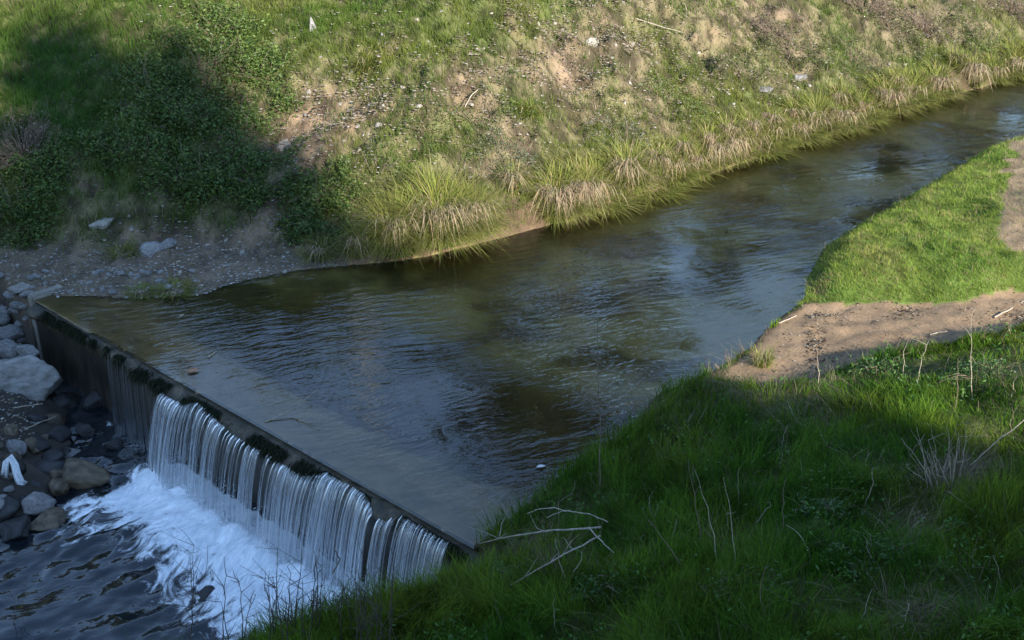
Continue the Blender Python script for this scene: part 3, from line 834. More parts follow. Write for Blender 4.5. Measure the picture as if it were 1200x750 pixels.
den = (1.4 * BLOB(ppx, ppy, 680, 55, 130, 55) + .9 * BLOB(ppx, ppy, 420, 130, 60, 45) + .5 * BLOB(ppx, ppy, 560, 110, 60, 30) + .6 * BLOB(ppx, ppy, 870, 90, 90, 45) + .7 * BLOB(ppx, ppy, 1090, 45, 30, 25) + .12) * (n4_ > .47)
k = f['far'] & (f['df'] > .7) & (RNG.random(len(x)) < den * .62)
lt = bits('leaf_litter', np.stack([x, y, z + RNG.uniform(.03, .11, len(x))], 1)[k], .012, .038, [(.42, .34, .29), (.28, .22, .16), (.42, .37, .31), (.24, .17, .11), (.12, .085, .055), (.3, .24, .16)], mat_leaf('dry litter', 0.1, .8, .2), .35)
tag(lt, 'pale chips and dead leaves littering the dry slope', 'litter', kind='stuff')
# debris on the sand
x, y, z, f = sample_ground(60000, (6, 27), (12, 17.5))
ppx, ppy, g_, b_, pm, fgb, n_, n4_ = fields(x, y, z, f)
trk = BLOB(ppx, ppy, 955, 405, 9, 25) + BLOB(ppx, ppy, 975, 372, 22, 5) * .8 + .5 * BLOB(ppx, ppy, 1060, 365, 20, 6) + .6 * BLOB(ppx, ppy, 1180, 375, 25, 9) + .5 * BLOB(ppx, ppy, 1075, 405, 14, 10) + .028 + .4 * BLOB(ppx, ppy, 1000, 354, 40, 3)
k = (f['sand'] > .5) & (RNG.random(len(x)) < trk * 1.2 * (.3 + 1.4 * (n4_ > .5)))
sd = bits('debris', np.stack([x, y, z + .005], 1)[k], .004, .02, [(.05, .035, .022), (.09, .06, .035), (.03, .022, .015), (.30, .25, .19)], mat_leaf('dark debris', 0.0, .9, .1), .4)
tag(sd, 'dark washed-up debris across the bare sand', 'debris', kind='stuff')

def leaf_quads(P, size, cols, flat=.5):
    n = len(P)
    t = RNG.normal(0, 1, (n, 3)); t[:, 2] *= flat; t /= np.linalg.norm(t, axis=1)[:, None]
    b = RNG.normal(0, 1, (n, 3)); b -= (b * t).sum(1)[:, None] * t; b /= np.linalg.norm(b, axis=1)[:, None]
    s = np.broadcast_to(size, (n,))[:, None]
    V = np.stack([P - t * s, P + b * s * .42 + t * s * .1, P + t * s, P - b * s * .42 + t * s * .1], 1).reshape(-1, 3)
    Q = (np.arange(n) * 4)[:, None] + np.arange(4)[None]
    return V, Q, np.repeat(cols, 4, 0)


# ------------------------------------------------------------------ grass (stuff)
def grass(name, x, y, z, h, w, ca, cb_, label, lean=.45, nseg=2, droop=.15):
    n = len(x)
    base = np.stack([x, y, z - .02], 1)
    ang = RNG.uniform(0, 6.28, n) * .55 + fbm(x * 2.2, y * 2.2, 301, 2) * 14
    ln = RNG.uniform(.1, 1.0, n) * lean * 2 * (.5 + vnoise(x * 3, y * 3, 303))
    o = blades(name, base, h, w, ang, ln, ca, cb_, nseg, droop, M_BLADE)
    return tag(o, label, 'grass', kind='stuff')


def vary(c, n, amt=.3):
    return np.asarray(c) * RNG.uniform(1 - amt, 1 + amt, (n, 1)) * RNG.uniform(.9, 1.1, (n, 3))


# far slope: green and dry blades
x, y, z, f = sample_ground(950000, (-30, 30), (15.3, 50))
ppx, ppy, g_, b_, pm, fgb, n_, n4_ = fields(x, y, z, f)
ok = f['far'] & ~f['inr'] & (f['w'] < 0.6) & (f['df'] > .05)
bch = sstep(.4, -.1, f['t']) * sstep(-1.5, -2.8, x)
tuft = fbm(x * 6, y * 6, 71, 2)
r = RNG.random(len(x))
pg = np.clip(g_ * 1.05, 0, 1) * (1 - .85 * b_) * (1 - bch * .97) * sstep(.25, .6, tuft + .25 * g_)
kg = ok & (r < pg * .85)
n = kg.sum()
lush = BLOB(ppx, ppy, 40, 110, 150, 110)[kg]
yel = np.clip(fbm(x[kg] * .8, y[kg] * .8, 81, 3) * 1.6 - .4, 0, 1)[:, None]
cg = lerp(np.array([.085, .155, .024])[None], np.array([.20, .21, .045])[None], yel) * RNG.uniform(.65, 1.3, (n, 1))
cg = lerp(cg, np.array([.05, .145, .022])[None] * RNG.uniform(.7, 1.2, (n, 1)), lush[:, None] * .8)
ds = np.clip(y[kg] / 20, .8, 1.8)
grass('slope_grass', x[kg], y[kg], z[kg], RNG.uniform(.09, .24, n) * (1 + .5 * lush), RNG.uniform(.006, .012, n) * ds, cg * .7, cg, 'green grass growing up the far slope')
kd = ok & ~kg & (r < .75) & (RNG.random(len(x)) < (1 - g_) * (1 - .7 * b_) * (1 - bch) * sstep(.3, .6, tuft + .16) * .9)
n = kd.sum()
cd = np.array([[.34, .27, .17], [.44, .37, .26], [.20, .145, .095], [.21, .20, .085], [.13, .17, .04]])[RNG.integers(0, 5, n)] * RNG.uniform(.6, 1.25, (n, 1))
grass('dry_grass', x[kd], y[kd], z[kd], RNG.uniform(.05, .24, n), RNG.uniform(.006, .012, n) * np.clip(y[kd] / 20, .8, 1.8), cd * .8, cd, 'straw coloured dry grass on the sunlit slope', .8)

# low broad-leaved ground cover, on the slope and in the foreground
x, y, z, f = sample_ground(420000, (-30, 30), (5.5, 48))
ppx, ppy, g_, b_, pm, fgb, n_, n4_ = fields(x, y, z, f)
cl_ = fbm(x * 1.9, y * 1.9, 141, 3); c2_ = fbm(x * 6, y * 6, 143, 2)
okc = ~f['inr'] & ~f['inp'] & (z > POOL_Z + .3) & (f['sand'] < .5) & ~pm & (np.minimum(f['df'], f['dn']) > .25)
bchc = sstep(.4, -.1, f['t']) * sstep(-1.5, -2.8, x) * f['far']
kc = okc & (RNG.random(len(x)) < np.where(f['far'], .06 + .6 * sstep(.47, .64, cl_), .02 + .5 * sstep(.54, .68, cl_) * (y < 14)) * (1 - .9 * bchc) * sstep(.35, .6, c2_) * np.where(f['far'], 1, .6) * (1 - .6 * b_))
n = kc.sum()
cc_ = np.array([[.085, .13, .03], [.13, .17, .04], [.06, .10, .03], [.15, .17, .10], [.20, .18, .07]])[RNG.integers(0, 5, n)] * RNG.uniform(.6, 1.3, (n, 1))
fgm = ~f['far'][kc]
cc_[fgm] = np.array([.05, .12, .018]) * RNG.uniform(.6, 1.4, (fgm.sum(), 1))
V, Q, Cc = leaf_quads(np.stack([x, y, z + RNG.uniform(.02, .12, len(x)) * np.where(f['far'], 1, 1.8)], 1)[kc], RNG.uniform(.012, .03, n), cc_, .8)
tag(mesh_np('ground_cover', V, Q, None, M_LEAF, Cc), 'low broad leaved weeds covering patches of both banks', 'ground cover', kind='stuff')

# near bank
x, y, z, f = [np.concatenate(q) if not isinstance(q[0], dict) else {kk_: np.concatenate([q_[kk_] for q_ in q]) for kk_ in q[0]} for q in zip(sample_ground(760000, (-22, 33), (5.2, 34)), sample_ground(330000, (11, 31), (12.8, 26)), sample_ground(230000, (32, 56), (3.5, 26)))]
ppx, ppy, g_, b_, pm, fgb, n_, n4_ = fields(x, y, z, f)
ok = ~f['far'] & ~f['inr'] & ~f['inp'] & (z > POOL_Z + .15)
dpath = pm
edge = f['dn'] > .03
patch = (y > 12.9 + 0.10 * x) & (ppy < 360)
r = RNG.random(len(x))
dens = np.where(f['sand'] > .5, .006 + .10 * BLOB(ppx, ppy, 1155, 392, 22, 6), np.where(dpath, .05, 1.0))
dens = dens * np.clip(1 - .75 * fgb, .1, 1)
tuft = fbm(x * 5, y * 5, 91, 2)
dens = dens * sstep(.15, .5, tuft + .12)
shelf = sstep(.10 + .45 * n4_, .0, f['dn']) * (y < 14.5)
k = ok & edge & (r < dens * np.where(patch, .95, .66) * (1 - .85 * shelf))
n = k.sum()
isp = patch[k]
big = np.clip(fbm(x[k] * 1.7, y[k] * 1.7, 95, 4) * 2 - .5, 0, 1.2)
hh = np.where(isp, RNG.uniform(.03, .11, n), RNG.uniform(.08, .30, n) * (.45 + 1.1 * big))
hh = hh * np.where(f['sand'][k] > .5, .5, 1) * np.where(ppx[k] > 830, np.clip((ppy[k] - 405) / 90, .35, 1) ** np.where(isp, 0, 1), 1)
yel = np.clip(fbm(x[k] * 1.1, y[k] * 1.1, 88, 3) * 1.8 - .5, 0, 1)[:, None]
cg = lerp(np.array([.050, .125, .009])[None], np.array([.125, .175, .016])[None], yel) * RNG.uniform(.5, 1.5, (n, 1)) * (.4 + 1.2 * fbm(x[k] * 3, y[k] * 3, 97, 3))[:, None]
stp = (RNG.random(n) < .09 + .25 * (fbm(x[k] * 2.2, y[k] * 2.2, 99, 3) > .6))[:, None]
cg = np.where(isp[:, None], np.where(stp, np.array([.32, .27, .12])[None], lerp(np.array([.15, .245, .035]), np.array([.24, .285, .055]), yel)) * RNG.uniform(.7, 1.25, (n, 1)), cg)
grass('bank_grass', x[k], y[k], z[k], hh, RNG.uniform(.0055, .0115, n) * np.clip(y[k] / 11, .8, 2) * np.where(isp, .6, 1), cg * .8, cg, 'lush green grass covering the near bank', .5, 3, .22)
k2 = ok & ~k & edge & (RNG.random(len(x)) < (.03 + .45 * np.clip(fgb, 0, 1) + .12 * (n4_ > .62)) * np.where(f['sand'] > .5, .03, 1))
n = k2.sum()
cd = np.array([[.26, .20, .12], [.34, .28, .18], [.17, .12, .075]])[RNG.integers(0, 3, n)] * RNG.uniform(.6, 1.15, (n, 1))
grass('dead_grass', x[k2], y[k2], z[k2], RNG.uniform(.06, .26, n), RNG.uniform(.004, .008, n), cd * .8, cd, 'dead brown grass among the green of the near bank', .9, 3)

# ------------------------------------------------------------------ sedge tussocks on the far water line
def tussock(pxy, rad, hgt, n, dead, label, group=None, toward=None, name='sedge_tussock'):
    p = on_ground(*pxy)
    o = bpy.data.objects.new(name, None)
    a = RNG.uniform(0, 6.28, n); rr = rad * .45 * np.sqrt(RNG.random(n))
    base = np.stack([np.cos(a) * rr, np.sin(a) * rr, np.zeros(n)], 1)
    base[:, 2] = terrain(p[0] + base[:, 0], p[1] + base[:, 1]) - p[2] - .03
    base[:, 2] = np.clip(base[:, 2], -.25, .5)
    ang = a + RNG.normal(0, .5, n)
    h = hgt * RNG.uniform(.55, 1.15, n)
    ln = RNG.uniform(.3, 1.25, n) * rad / hgt * .8
    dr = RNG.uniform(.25, 1.05, n)
    c = vary((.20, .23, .045), n, .5)
    isd = RNG.random(n) < dead
    c = np.where(isd[:, None], vary((.36, .28, .15), n, .3), c)
    tip = lerp(c, np.array([.34, .29, .13])[None], RNG.uniform(0, .45, (n, 1)))
    V1, q1, t1, c1 = blades('', base, h, RNG.uniform(.009, .016, n) * (p[1] / 18), ang, ln, c * .75, tip, 4, dr)
    # dead skirt hanging over the water
    m = int(n * .30 * dead / .3)
    if m > 4:
        tw = -math.pi / 2 - .5
        a2 = tw + RNG.normal(0, 1.1, m); r2 = rad * .5 * RNG.uniform(.2, 1, m)
        b2 = np.stack([np.cos(a2) * r2, np.sin(a2) * r2, RNG.uniform(.05, .45, m) * hgt], 1)
        c2 = vary((.38, .30, .19), m, .5)
        V2, q2, t2, cc2 = blades('', b2, hgt * RNG.uniform(.35, .95, m), RNG.uniform(.008, .014, m) * (p[1] / 18), a2 + RNG.normal(0, .5, m), RNG.uniform(.3, 1.0, m), c2 * .9, c2, 4, RNG.uniform(1.0, 1.9, m))
        q1 = np.concatenate([q1, q2 + len(V1)]); t1 = np.concatenate([t1, t2 + len(V1)]); c1 = np.concatenate([c1, cc2]); V1 = np.concatenate([V1, V2])
    ob = mesh_np(name, V1, q1, t1, M_BLADE, c1)
    bpy.data.objects.remove(o)
    ob.location = p
    return tag(ob, label, 'sedge', group)


G1 = 'sedge tussocks along the far water line'
BIG = [((465, 275), .8, .7, 2400, .06, 'broad sedge tussock at the edge of the tree shadow over the water'),
       ((515, 262), 1.0, .78, 3600, .07, 'largest yellow green sedge tussock bulging over the far water line'),
       ((556, 255), .70, .62, 1500, .16, 'straw tipped sedge adjoining the largest tussock on its right'),
       ((652, 238), .75, .66, 1900, .12, 'green sedge tussock right of the gap with bare roots'),
       ((684, 230), .60, .60, 1300, .25, 'sedge tussock with straw skirt just before the water line bends'),
       ((735, 207), .65, .70, 1500, .12, 'upright dark green sedge tussock behind the straw skirted ones'),
       ((375, 298), .45, .36, 700, .15, 'dark sedge tussock in shade at the end of the beach'),
       ((420, 290), .45, .42, 800, .12, 'shaded green sedge tussock left of the sunlit ones'),
       ((1140, 88), .55, .60, 700, .35, 'sedge tussock with pale skirt far upstream by the bend')]
for a in BIG: tussock(*a, group=G1)
pts = [(705, 232), (760, 214), (790, 203), (815, 196), (838, 188), (862, 180), (888, 172), (910, 163), (935, 157), (958, 149), (985, 141), (1012, 132), (1040, 122), (1068, 115), (1100, 104), (1165, 92), (1190, 84), (1215, 76)]
for i, (a, b) in enumerate(pts):
    tussock((a, b - random.uniform(3, 8)), random.uniform(.55, .95), random.uniform(.32, .52), 1000, random.choice([.04, .06, .1, .22]), 'straw skirted sedge tussock in the row overhanging the far water line', G1)
for i, (a, b) in enumerate([(770, 190), (830, 168), (800, 180), (880, 150), (930, 135), (985, 120), (600, 215), (1050, 100), (855, 158), (905, 142)]):
    tussock((a, b), random.uniform(.35, .5), random.uniform(.35, .5), 450, .22, 'green sedge tussock in the second row above the far water line', 'second row of sedge tussocks')
tussock((893, 428), .22, .40, 260, .10, 'upright green grass tuft at the sand edge by the water', name='grass_tuft')
tussock((205, 342), .40, .16, 500, .08, 'low bright green tuft at water edge of the gravel beach', name='grass_tuft')
tussock((165, 343), .30, .14, 350, .05, 'smaller green tuft left of the low bright one on gravel', name='grass_tuft')
tussock((145, 300), .35, .28, 320, .15, 'dark grass tuft on the gravel at the slope foot', name='grass_tuft')
tussock((1120, 72), .45, .45, 500, .05, 'fresh green grass tuft above the far upstream bend', name='grass_tuft')
tussock((620, 128), .35, .26, 450, .03, 'fresh green grass tuft in the middle of the dry slope', name='grass_tuft')
tussock((428, 75), .40, .26, 450, .03, 'fresh green tuft left of the tall slope grass', name='grass_tuft')

# ------------------------------------------------------------------ leafy shrubs and brush
def tube_np(path, r0, r1, seg=5):
    path = np.asarray(path, float); n = len(path)
    V, Q = [], []
    for i in range(n):
        d = path[min(i + 1, n - 1)] - path[max(i - 1, 0)]; d = d / (np.linalg.norm(d) + 1e-9)
        a = np.cross(d, [0.3, 0.2, 1.0]); a /= np.linalg.norm(a) + 1e-9; b = np.cross(d, a)
        r = lerp(r0, r1, i / (n - 1))
        for k in range(seg):
            t = 6.2832 * k / seg; V.append(path[i] + (a * math.cos(t) + b * math.sin(t)) * r)
    for i in range(n - 1):
        for k in range(seg):
            k2 = (k + 1) % seg; Q.append((i * seg + k, i * seg + k2, (i + 1) * seg + k2, (i + 1) * seg + k))
    return np.array(V), np.array(Q)


def merge(parts):
    V, Q, o = [], [], 0
    for v, q in parts:
        V.append(v); Q.append(q + o); o += len(v)
    return np.concatenate(V), np.concatenate(Q)


def shrub(pxy, rx, ry, rz, n, size, col, label, group=None, name='bramble_bush', cat='bush', twigs=25, twigc=None, col2=None):
    p = on_ground(*pxy)
    root = link(bpy.data.objects.new(name, None)); root.location = p
    tag(root, label, cat, group)
    # clumps
    nc = 26
    ca = RNG.uniform(0, 6.28, nc); cr = np.sqrt(RNG.random(nc)) * .95
    cxx, cyy = np.cos(ca) * cr * rx, np.sin(ca) * cr * ry
    top = rz * np.sqrt(np.clip(1 - cr ** 2, .05, 1)) * RNG.uniform(.55, 1.15, nc)
    ci = RNG.integers(0, nc, n)
    x = cxx[ci] + RNG.normal(0, .22, n) * rx * .8; y = cyy[ci] + RNG.normal(0, .22, n) * ry * .8
    gz_ = terrain(p[0] + x, p[1] + y) - p[2]
    z = gz_ + np.clip(top[ci] * (1 - RNG.random(n) ** 1.6 * .95) * np.exp(-((x - cxx[ci]) / (rx * .5)) ** 2), .01, None)
    c = vary(col, n, .4)
    if col2 is not None:
        m = RNG.random(n) < .3; c[m] = vary(col2, m.sum(), .3)
    V, Q, Cc = leaf_quads(np.stack([x, y, z], 1), RNG.uniform(.6, 1.3, n) * size, c)
    if n > 60: mesh_np('foliage', V, Q, None, M_LEAF, Cc, root)
    parts = []
    for i in range(twigs):
        j = RNG.integers(0, nc)
        b = np.array([cxx[j] * .2, cyy[j] * .2, 0]); b[2] = terrain(np.array([p[0] + b[0]]), np.array([p[1] + b[1]]))[0] - p[2] - .05
        e = np.array([cxx[j] * 1.1 + RNG.normal(0, .1), cyy[j] * 1.1 + RNG.normal(0, .1), top[j] * RNG.uniform(.7, 1.3)])
        e[2] += terrain(np.array([p[0] + e[0]]), np.array([p[1] + e[1]]))[0] - p[2]
        m = (b + e) / 2 + np.array([RNG.normal(0, .06), RNG.normal(0, .06), RNG.uniform(.02, .12)])
        parts.append(tube_np([b, (b + m) / 2 + RNG.normal(0, .02, 3), m, (m + e) / 2 + RNG.normal(0, .02, 3), e], .006, .002, 4))
    v, q = merge(parts)
    mesh_np('stems', v, q, None, twigc or M_TWIG2, None, root)
    return root


GB = 'bramble bushes in the tree shadow'
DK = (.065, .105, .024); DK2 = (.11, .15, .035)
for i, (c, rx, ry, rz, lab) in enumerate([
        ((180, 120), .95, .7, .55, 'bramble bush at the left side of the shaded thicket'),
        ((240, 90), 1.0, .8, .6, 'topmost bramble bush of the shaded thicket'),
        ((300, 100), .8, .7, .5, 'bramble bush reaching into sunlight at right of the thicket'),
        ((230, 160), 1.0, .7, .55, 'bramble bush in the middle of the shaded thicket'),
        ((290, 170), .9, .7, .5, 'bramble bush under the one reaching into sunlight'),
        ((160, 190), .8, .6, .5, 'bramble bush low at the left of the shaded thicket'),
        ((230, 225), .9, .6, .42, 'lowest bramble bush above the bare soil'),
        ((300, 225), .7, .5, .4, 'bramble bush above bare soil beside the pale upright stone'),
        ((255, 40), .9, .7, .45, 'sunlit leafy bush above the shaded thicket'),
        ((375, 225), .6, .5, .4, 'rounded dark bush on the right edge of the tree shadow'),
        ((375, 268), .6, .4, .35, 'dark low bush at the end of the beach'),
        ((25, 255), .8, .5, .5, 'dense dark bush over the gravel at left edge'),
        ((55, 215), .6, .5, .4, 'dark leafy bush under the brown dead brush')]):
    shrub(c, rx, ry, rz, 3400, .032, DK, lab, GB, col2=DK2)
for c, rx, ry, rz, n, size, col, col2, lab in [
        ((735, 178), .8, .6, .4, 1500, .02, (.13, .15, .10), (.18, .16, .13), 'hazy grey green herb clump above the upright sedge'),
        ((595, 200), .7, .5, .45, 1500, .02, (.09, .115, .06), (.13, .15, .10), 'grey green herb clump beside the largest sedge'),
        ((500, 160), .7, .5, .3, 1000, .022, (.07, .10, .025), (.10, .13, .03), 'low green weed clump above the largest sedge'),
        ((570, 145), .7, .5, .25, 900, .022, (.075, .10, .03), (.10, .13, .03), 'low olive weed clump in mid slope'),
        ((440, 205), .6, .5, .35, 1100, .022, (.07, .105, .025), (.11, .13, .04), 'green weed clump right of the tree shadow'),
        ((790, 125), .8, .6, .3, 1100, .024, (.085, .13, .03), (.12, .16, .04), 'fresh green weed clump beside stones on the right slope'),
        ((930, 60), .9, .6, .45, 1400, .028, (.07, .085, .028), (.10, .12, .04), 'olive bush with brown twigs on the upper right slope'),
        ((1000, 75), .9, .7, .4, 1300, .026, (.08, .10, .035), (.13, .12, .05), 'olive bush above the right end of the sedge row'),
        ((1045, 40), .8, .7, .5, 1100, .028, (.06, .075, .025), (.10, .11, .04), 'dark olive bush under the dead brush at upper right'),
        ((1150, 55), .9, .7, .4, 1200, .028, (.085, .11, .03), (.12, .15, .04), 'green bush near the upper right corner'),
        ((880, 95), .7, .5, .35, 1000, .024, (.08, .11, .03), (.12, .14, .04), 'green weed clump beside the flat grey stone'),
        ((690, 20), .6, .5, .2, 500, .022, (.09, .12, .03), (.12, .14, .04), 'small weed clump near the top of the dry slope')]:
    shrub(c, rx, ry, rz, n, size, col, lab, 'weed clumps on the sunlit slope', 'weed_clump', 'weed', 20, None, col2)
for c, rx, ry, rz, n, lab in [
        ((30, 185), .7, .5, .30, 900, 'brown dead brush at left edge in shade'),
        ((905, 45), .6, .4, .30, 500, 'small heap of dead reddish twigs on the right slope'),
        ((1010, 15), 1.2, .7, .5, 900, 'big heap of dead brush at the top right'),
        ((1085, 40), .8, .6, .4, 600, 'dead grey brush pile with pale stones below it'),
        ((1185, 15), .9, .7, .5, 600, 'grey dead brush in the upper right corner')]:
    shrub(c, rx, ry, rz, n, .03, (.16, .115, .08), lab, 'dead brush on the far slope', 'dead_brush', 'brush', 130, M_TWIG2, (.25, .20, .15))
for c, lab in [((870, 690), 'broad leafy weed clump in the dark foreground grass'), ((590, 690), 'leafy weed clump below the arching dry branch'),
               ((700, 690), 'leafy weed clump under the dry branches'), ((1010, 660), 'leafy weed clump right of middle in the foreground'),
               ((1030, 440), 'sunlit leafy weed clump at the sand edge'), ((1150, 440), 'leafy weed clump half in sun at right'), ((960, 600), 'dark leafy weed clump in the foreground bank')]:
    shrub(c, .38, .3, .2, 700, .02, (.05, .10, .028), lab, 'weeds in the foreground grass', 'weed_clump', 'weed', 8, None, (.07, .125, .035))

# ------------------------------------------------------------------ dry stalks and branches
def stick(name, pixels, r0, r1, label, cat, lifts=None, mat=None, twigs=0, group=None, plane=None, jit=.004):
    """pixels: picture positions along the stick with its height above ground at each"""
    pts = []
    root_d = None
    for (a, b), l in zip(pixels, lifts):
        pts.append(on_ground(a, b, l) if plane is None else at_z(a, b, plane + l))
    # keep the depth of a standing stalk at its foot
    pts = np.array(pts)
    fine = []
    for i in range(len(pts) - 1):
        for t in np.linspace(0, 1, 5)[:-1]:
            fine.append(lerp(pts[i], pts[i + 1], t) + RNG.normal(0, jit, 3) * (1 if t else .3))
    fine.append(pts[-1]); fine = np.array(fine)
    parts = [tube_np(fine, r0, r1, 5)]
    for k in range(twigs):
        i = RNG.integers(2, len(fine)); b = fine[i]
        e = b + np.array([RNG.normal(0, .12), RNG.normal(0, .08), RNG.uniform(.05, .28)])
        parts.append(tube_np([b, lerp(b, e, .5) + RNG.normal(0, .02, 3), e], r1 * .8 + .001, .0012, 4))
    V, Q = merge(parts)
    o0 = pts[0].copy()
    ob = mesh_np(name, V - o0, Q, None, mat or M_TWIG, None, None, True); ob.location = o0
    return tag(ob, label, cat, group)


def standing(name, foot, tip, r0, label, cat, mat=None, twigs=0, bend=.06, group=None):
    """a stalk that rises from the ground at one picture position to another, both at the foot's distance"""
    p = on_ground(*foot)
    d = ray(*tip); t = p[1] / d[1]
    q = np.array([d[0] * t, p[1], CAM_H + d[2] * t])
    m = lerp(p, q, .5) + np.array([RNG.normal(0, bend), RNG.normal(0, bend), 0])
    path = [(1 - s) ** 2 * (p - np.array([0, 0, .04])) + 2 * s * (1 - s) * m + s * s * q + RNG.normal(0, .006, 3) for s in np.linspace(0, 1, 9)]
    parts = [tube_np(path, r0, r0 * .35, 5)]
    for k in range(twigs):
        i = RNG.integers(3, 9); b = path[i]; L = np.linalg.norm(q - p)
        e = b + np.array([RNG.normal(0, .14), RNG.normal(0, .1), RNG.uniform(.08, .25)]) * min(1, L)
        parts.append(tube_np([b, lerp(b, e, .5) + RNG.normal(0, .015, 3), e], r0 * .5, r0 * .2, 4))
    V, Q = merge(parts)
    ob = mesh_np(name, V - p, Q, None, mat or M_TWIG, None, None, True); ob.location = p
    return tag(ob, label, cat, group)


stick('dry_branch', [(704, 618), (650, 621), (600, 628), (546, 641)], .011, .004, 'long pale dry branch arching from the bank towards the weir lip', 'branch', [.25, .32, .36, .30], twigs=5)
stick('dry_branch', [(703, 628), (660, 650), (598, 686)], .010, .005, 'pale dry branch slanting down to the left under the arching one', 'branch', [.22, .25, .15], twigs=4)
stick('dry_branch', [(712, 612), (690, 602), (660, 598), (640, 607)], .006, .003, 'short curved dry twig above the long arching branch', 'branch', [.3, .4, .42, .38])
stick('dry_branch', [(672, 600), (650, 595), (630, 597), (618, 602)], .006, .003, 'topmost short curved twig of the dry branch heap', 'branch', [.38, .42, .42, .38])
stick('dry_branch', [(690, 618), (706, 635), (720, 648)], .008, .004, 'short dry branch at the right end of the branch heap', 'branch', [.25, .2, .12])
standing('dry_stalk', (660, 692), (686, 640), .006, 'thin pale stalk leaning right below the branch heap', 'stalk')
standing('dry_stalk', (668, 690), (650, 632), .006, 'thin pale stalk leaning left below the branch heap', 'stalk')
standing('dry_stalk', (640, 668), (628, 690), .005, 'short broken stalk left below the branch heap', 'stalk')
for i, (ft, tp, lab) in enumerate([
        ((825, 650), (806, 540), 'tall thin pale stalk, left one of the pair in mid bank'),
        ((843, 672), (812, 548), 'tall thin pale stalk, right one of the pair in mid bank'),
        ((865, 675), (849, 560), 'tall brownish stalk right of the pale pair'),
        ((810, 672), (760, 608), 'slanting dry stalk left of the pale pair'),
        ((783, 640), (793, 607), 'short forked stalk left of the pale pair'),
        ((768, 605), (765, 575), 'short pale stalk by the fork'),
        ((922, 622), (921, 560), 'thin upright stalk in the dark grass'),
        ((950, 657), (922, 615), 'leaning dry stalk in the dark grass'),
        ((940, 500), (922, 466), 'leaning pale twig in the upper bank grass'),
        ((936, 497), (930, 462), 'upright pale twig in the upper bank grass'),
        ((1072, 452), (1087, 398), 'bright stalk standing before the sand'),
        ((1140, 470), (1138, 385), 'brown stalk rising before the sand at right'),
        ((1120, 480), (1122, 420), 'thin brown stalk half in sun'),
        ((1060, 440), (1066, 395), 'dark thin stalk before the sand'),
        ((960, 452), (957, 408), 'dark thin stalk beside the debris line'),
        ((905, 730), (900, 660), 'lower thin stalk at the bottom of the bank'),
        ((1010, 735), (1022, 690), 'pale stalk at the bottom of the bank'),
        ((1185, 470), (1192, 440), 'short stalk at the right edge')]):
    standing('dry_stalk', ft, tp, .0055, lab, 'stalk', M_TWIG if i % 3 else M_TWIG2, 2 if i in (0, 10, 11) else 0)
for i in range(22):
    a = random.uniform(-1, 1)
    standing('dry_stalk', (1105 + a * 14 + random.uniform(-8, 8), 570 + random.uniform(-10, 6)), (1100 + a * 42 + random.uniform(-15, 15), 515 + random.uniform(-25, 30)), random.uniform(.004, .007),
             'pale twig in the fan of dead twigs on the right bank', 'stalk', M_TWIG if random.random() < .6 else M_TWIG2, 1, .05, 'fan of dead twigs on the right bank')
stick('dry_branch', [(1138, 545), (1165, 520), (1205, 488)], .009, .004, 'long pale branch slanting up to the right edge', 'branch', [.05, .3, .5])
stick('dry_branch', [(1110, 575), (1130, 590), (1148, 605)], .008, .004, 'brown branch lying below the fan of dead twigs', 'branch', [.1, .1, .05], mat=M_TWIG2)
stick('dry_branch', [(897, 384), (915, 378), (933, 370)], .012, .008, 'driftwood stick lying on the sand at the water', 'branch', [.02, .03, .03])
stick('dry_branch', [(1165, 372), (1185, 362), (1202, 352)], .015, .008, 'pale driftwood stick at the right end of the sand', 'branch', [.03, .04, .04])
stick('dry_branch', [(1090, 392), (1110, 388)], .01, .006, 'small twig on the middle of the sand', 'branch', [.02, .02])
stick('dry_branch', [(545, 125), (552, 112), (560, 105)], .012, .008, 'short dry branch lying on the sunlit slope', 'branch', [.1, .2, .2])
stick('dry_branch', [(746, 22), (780, 33), (800, 38)], .012, .006, 'long grey branch lying high on the dry slope', 'branch', [.1, .15, .1])
stick('dry_branch', [(28, 503), (65, 488)], .008, .005, 'thin dry stick on the dark rocks below the pale boulder', 'branch', [.1, .1], plane=-.85)
stick('dry_branch', [(15, 478), (50, 473)], .010, .006, 'pale stick lying against the pale boulder', 'branch', [.1, .1], plane=-.75)
stick('dry_branch', [(310, 495), (340, 482), (372, 457)], .010, .005, 'pale stick caught on the weir apron and rising from the water', 'branch', [0, .05, .28], plane=0.0)
stick('dry_branch', [(244, 419), (253, 411)], .010, .006, 'small pale stick floating above the weir', 'branch', [.01, .015], plane=0.0)
stick('dry_branch', [(390, 672), (398, 655), (392, 645)], .009, .006, 'dark stick stuck in the falling water', 'branch', [.3, .55, .7], plane=-1.13, mat=M_TWIG2)
standing('bare_sapling', (703, 580), (700, 385), .0065, 'thin bare dark sapling rising over the water from the near bank', 'sapling', M_TWIG2, 16, .05)

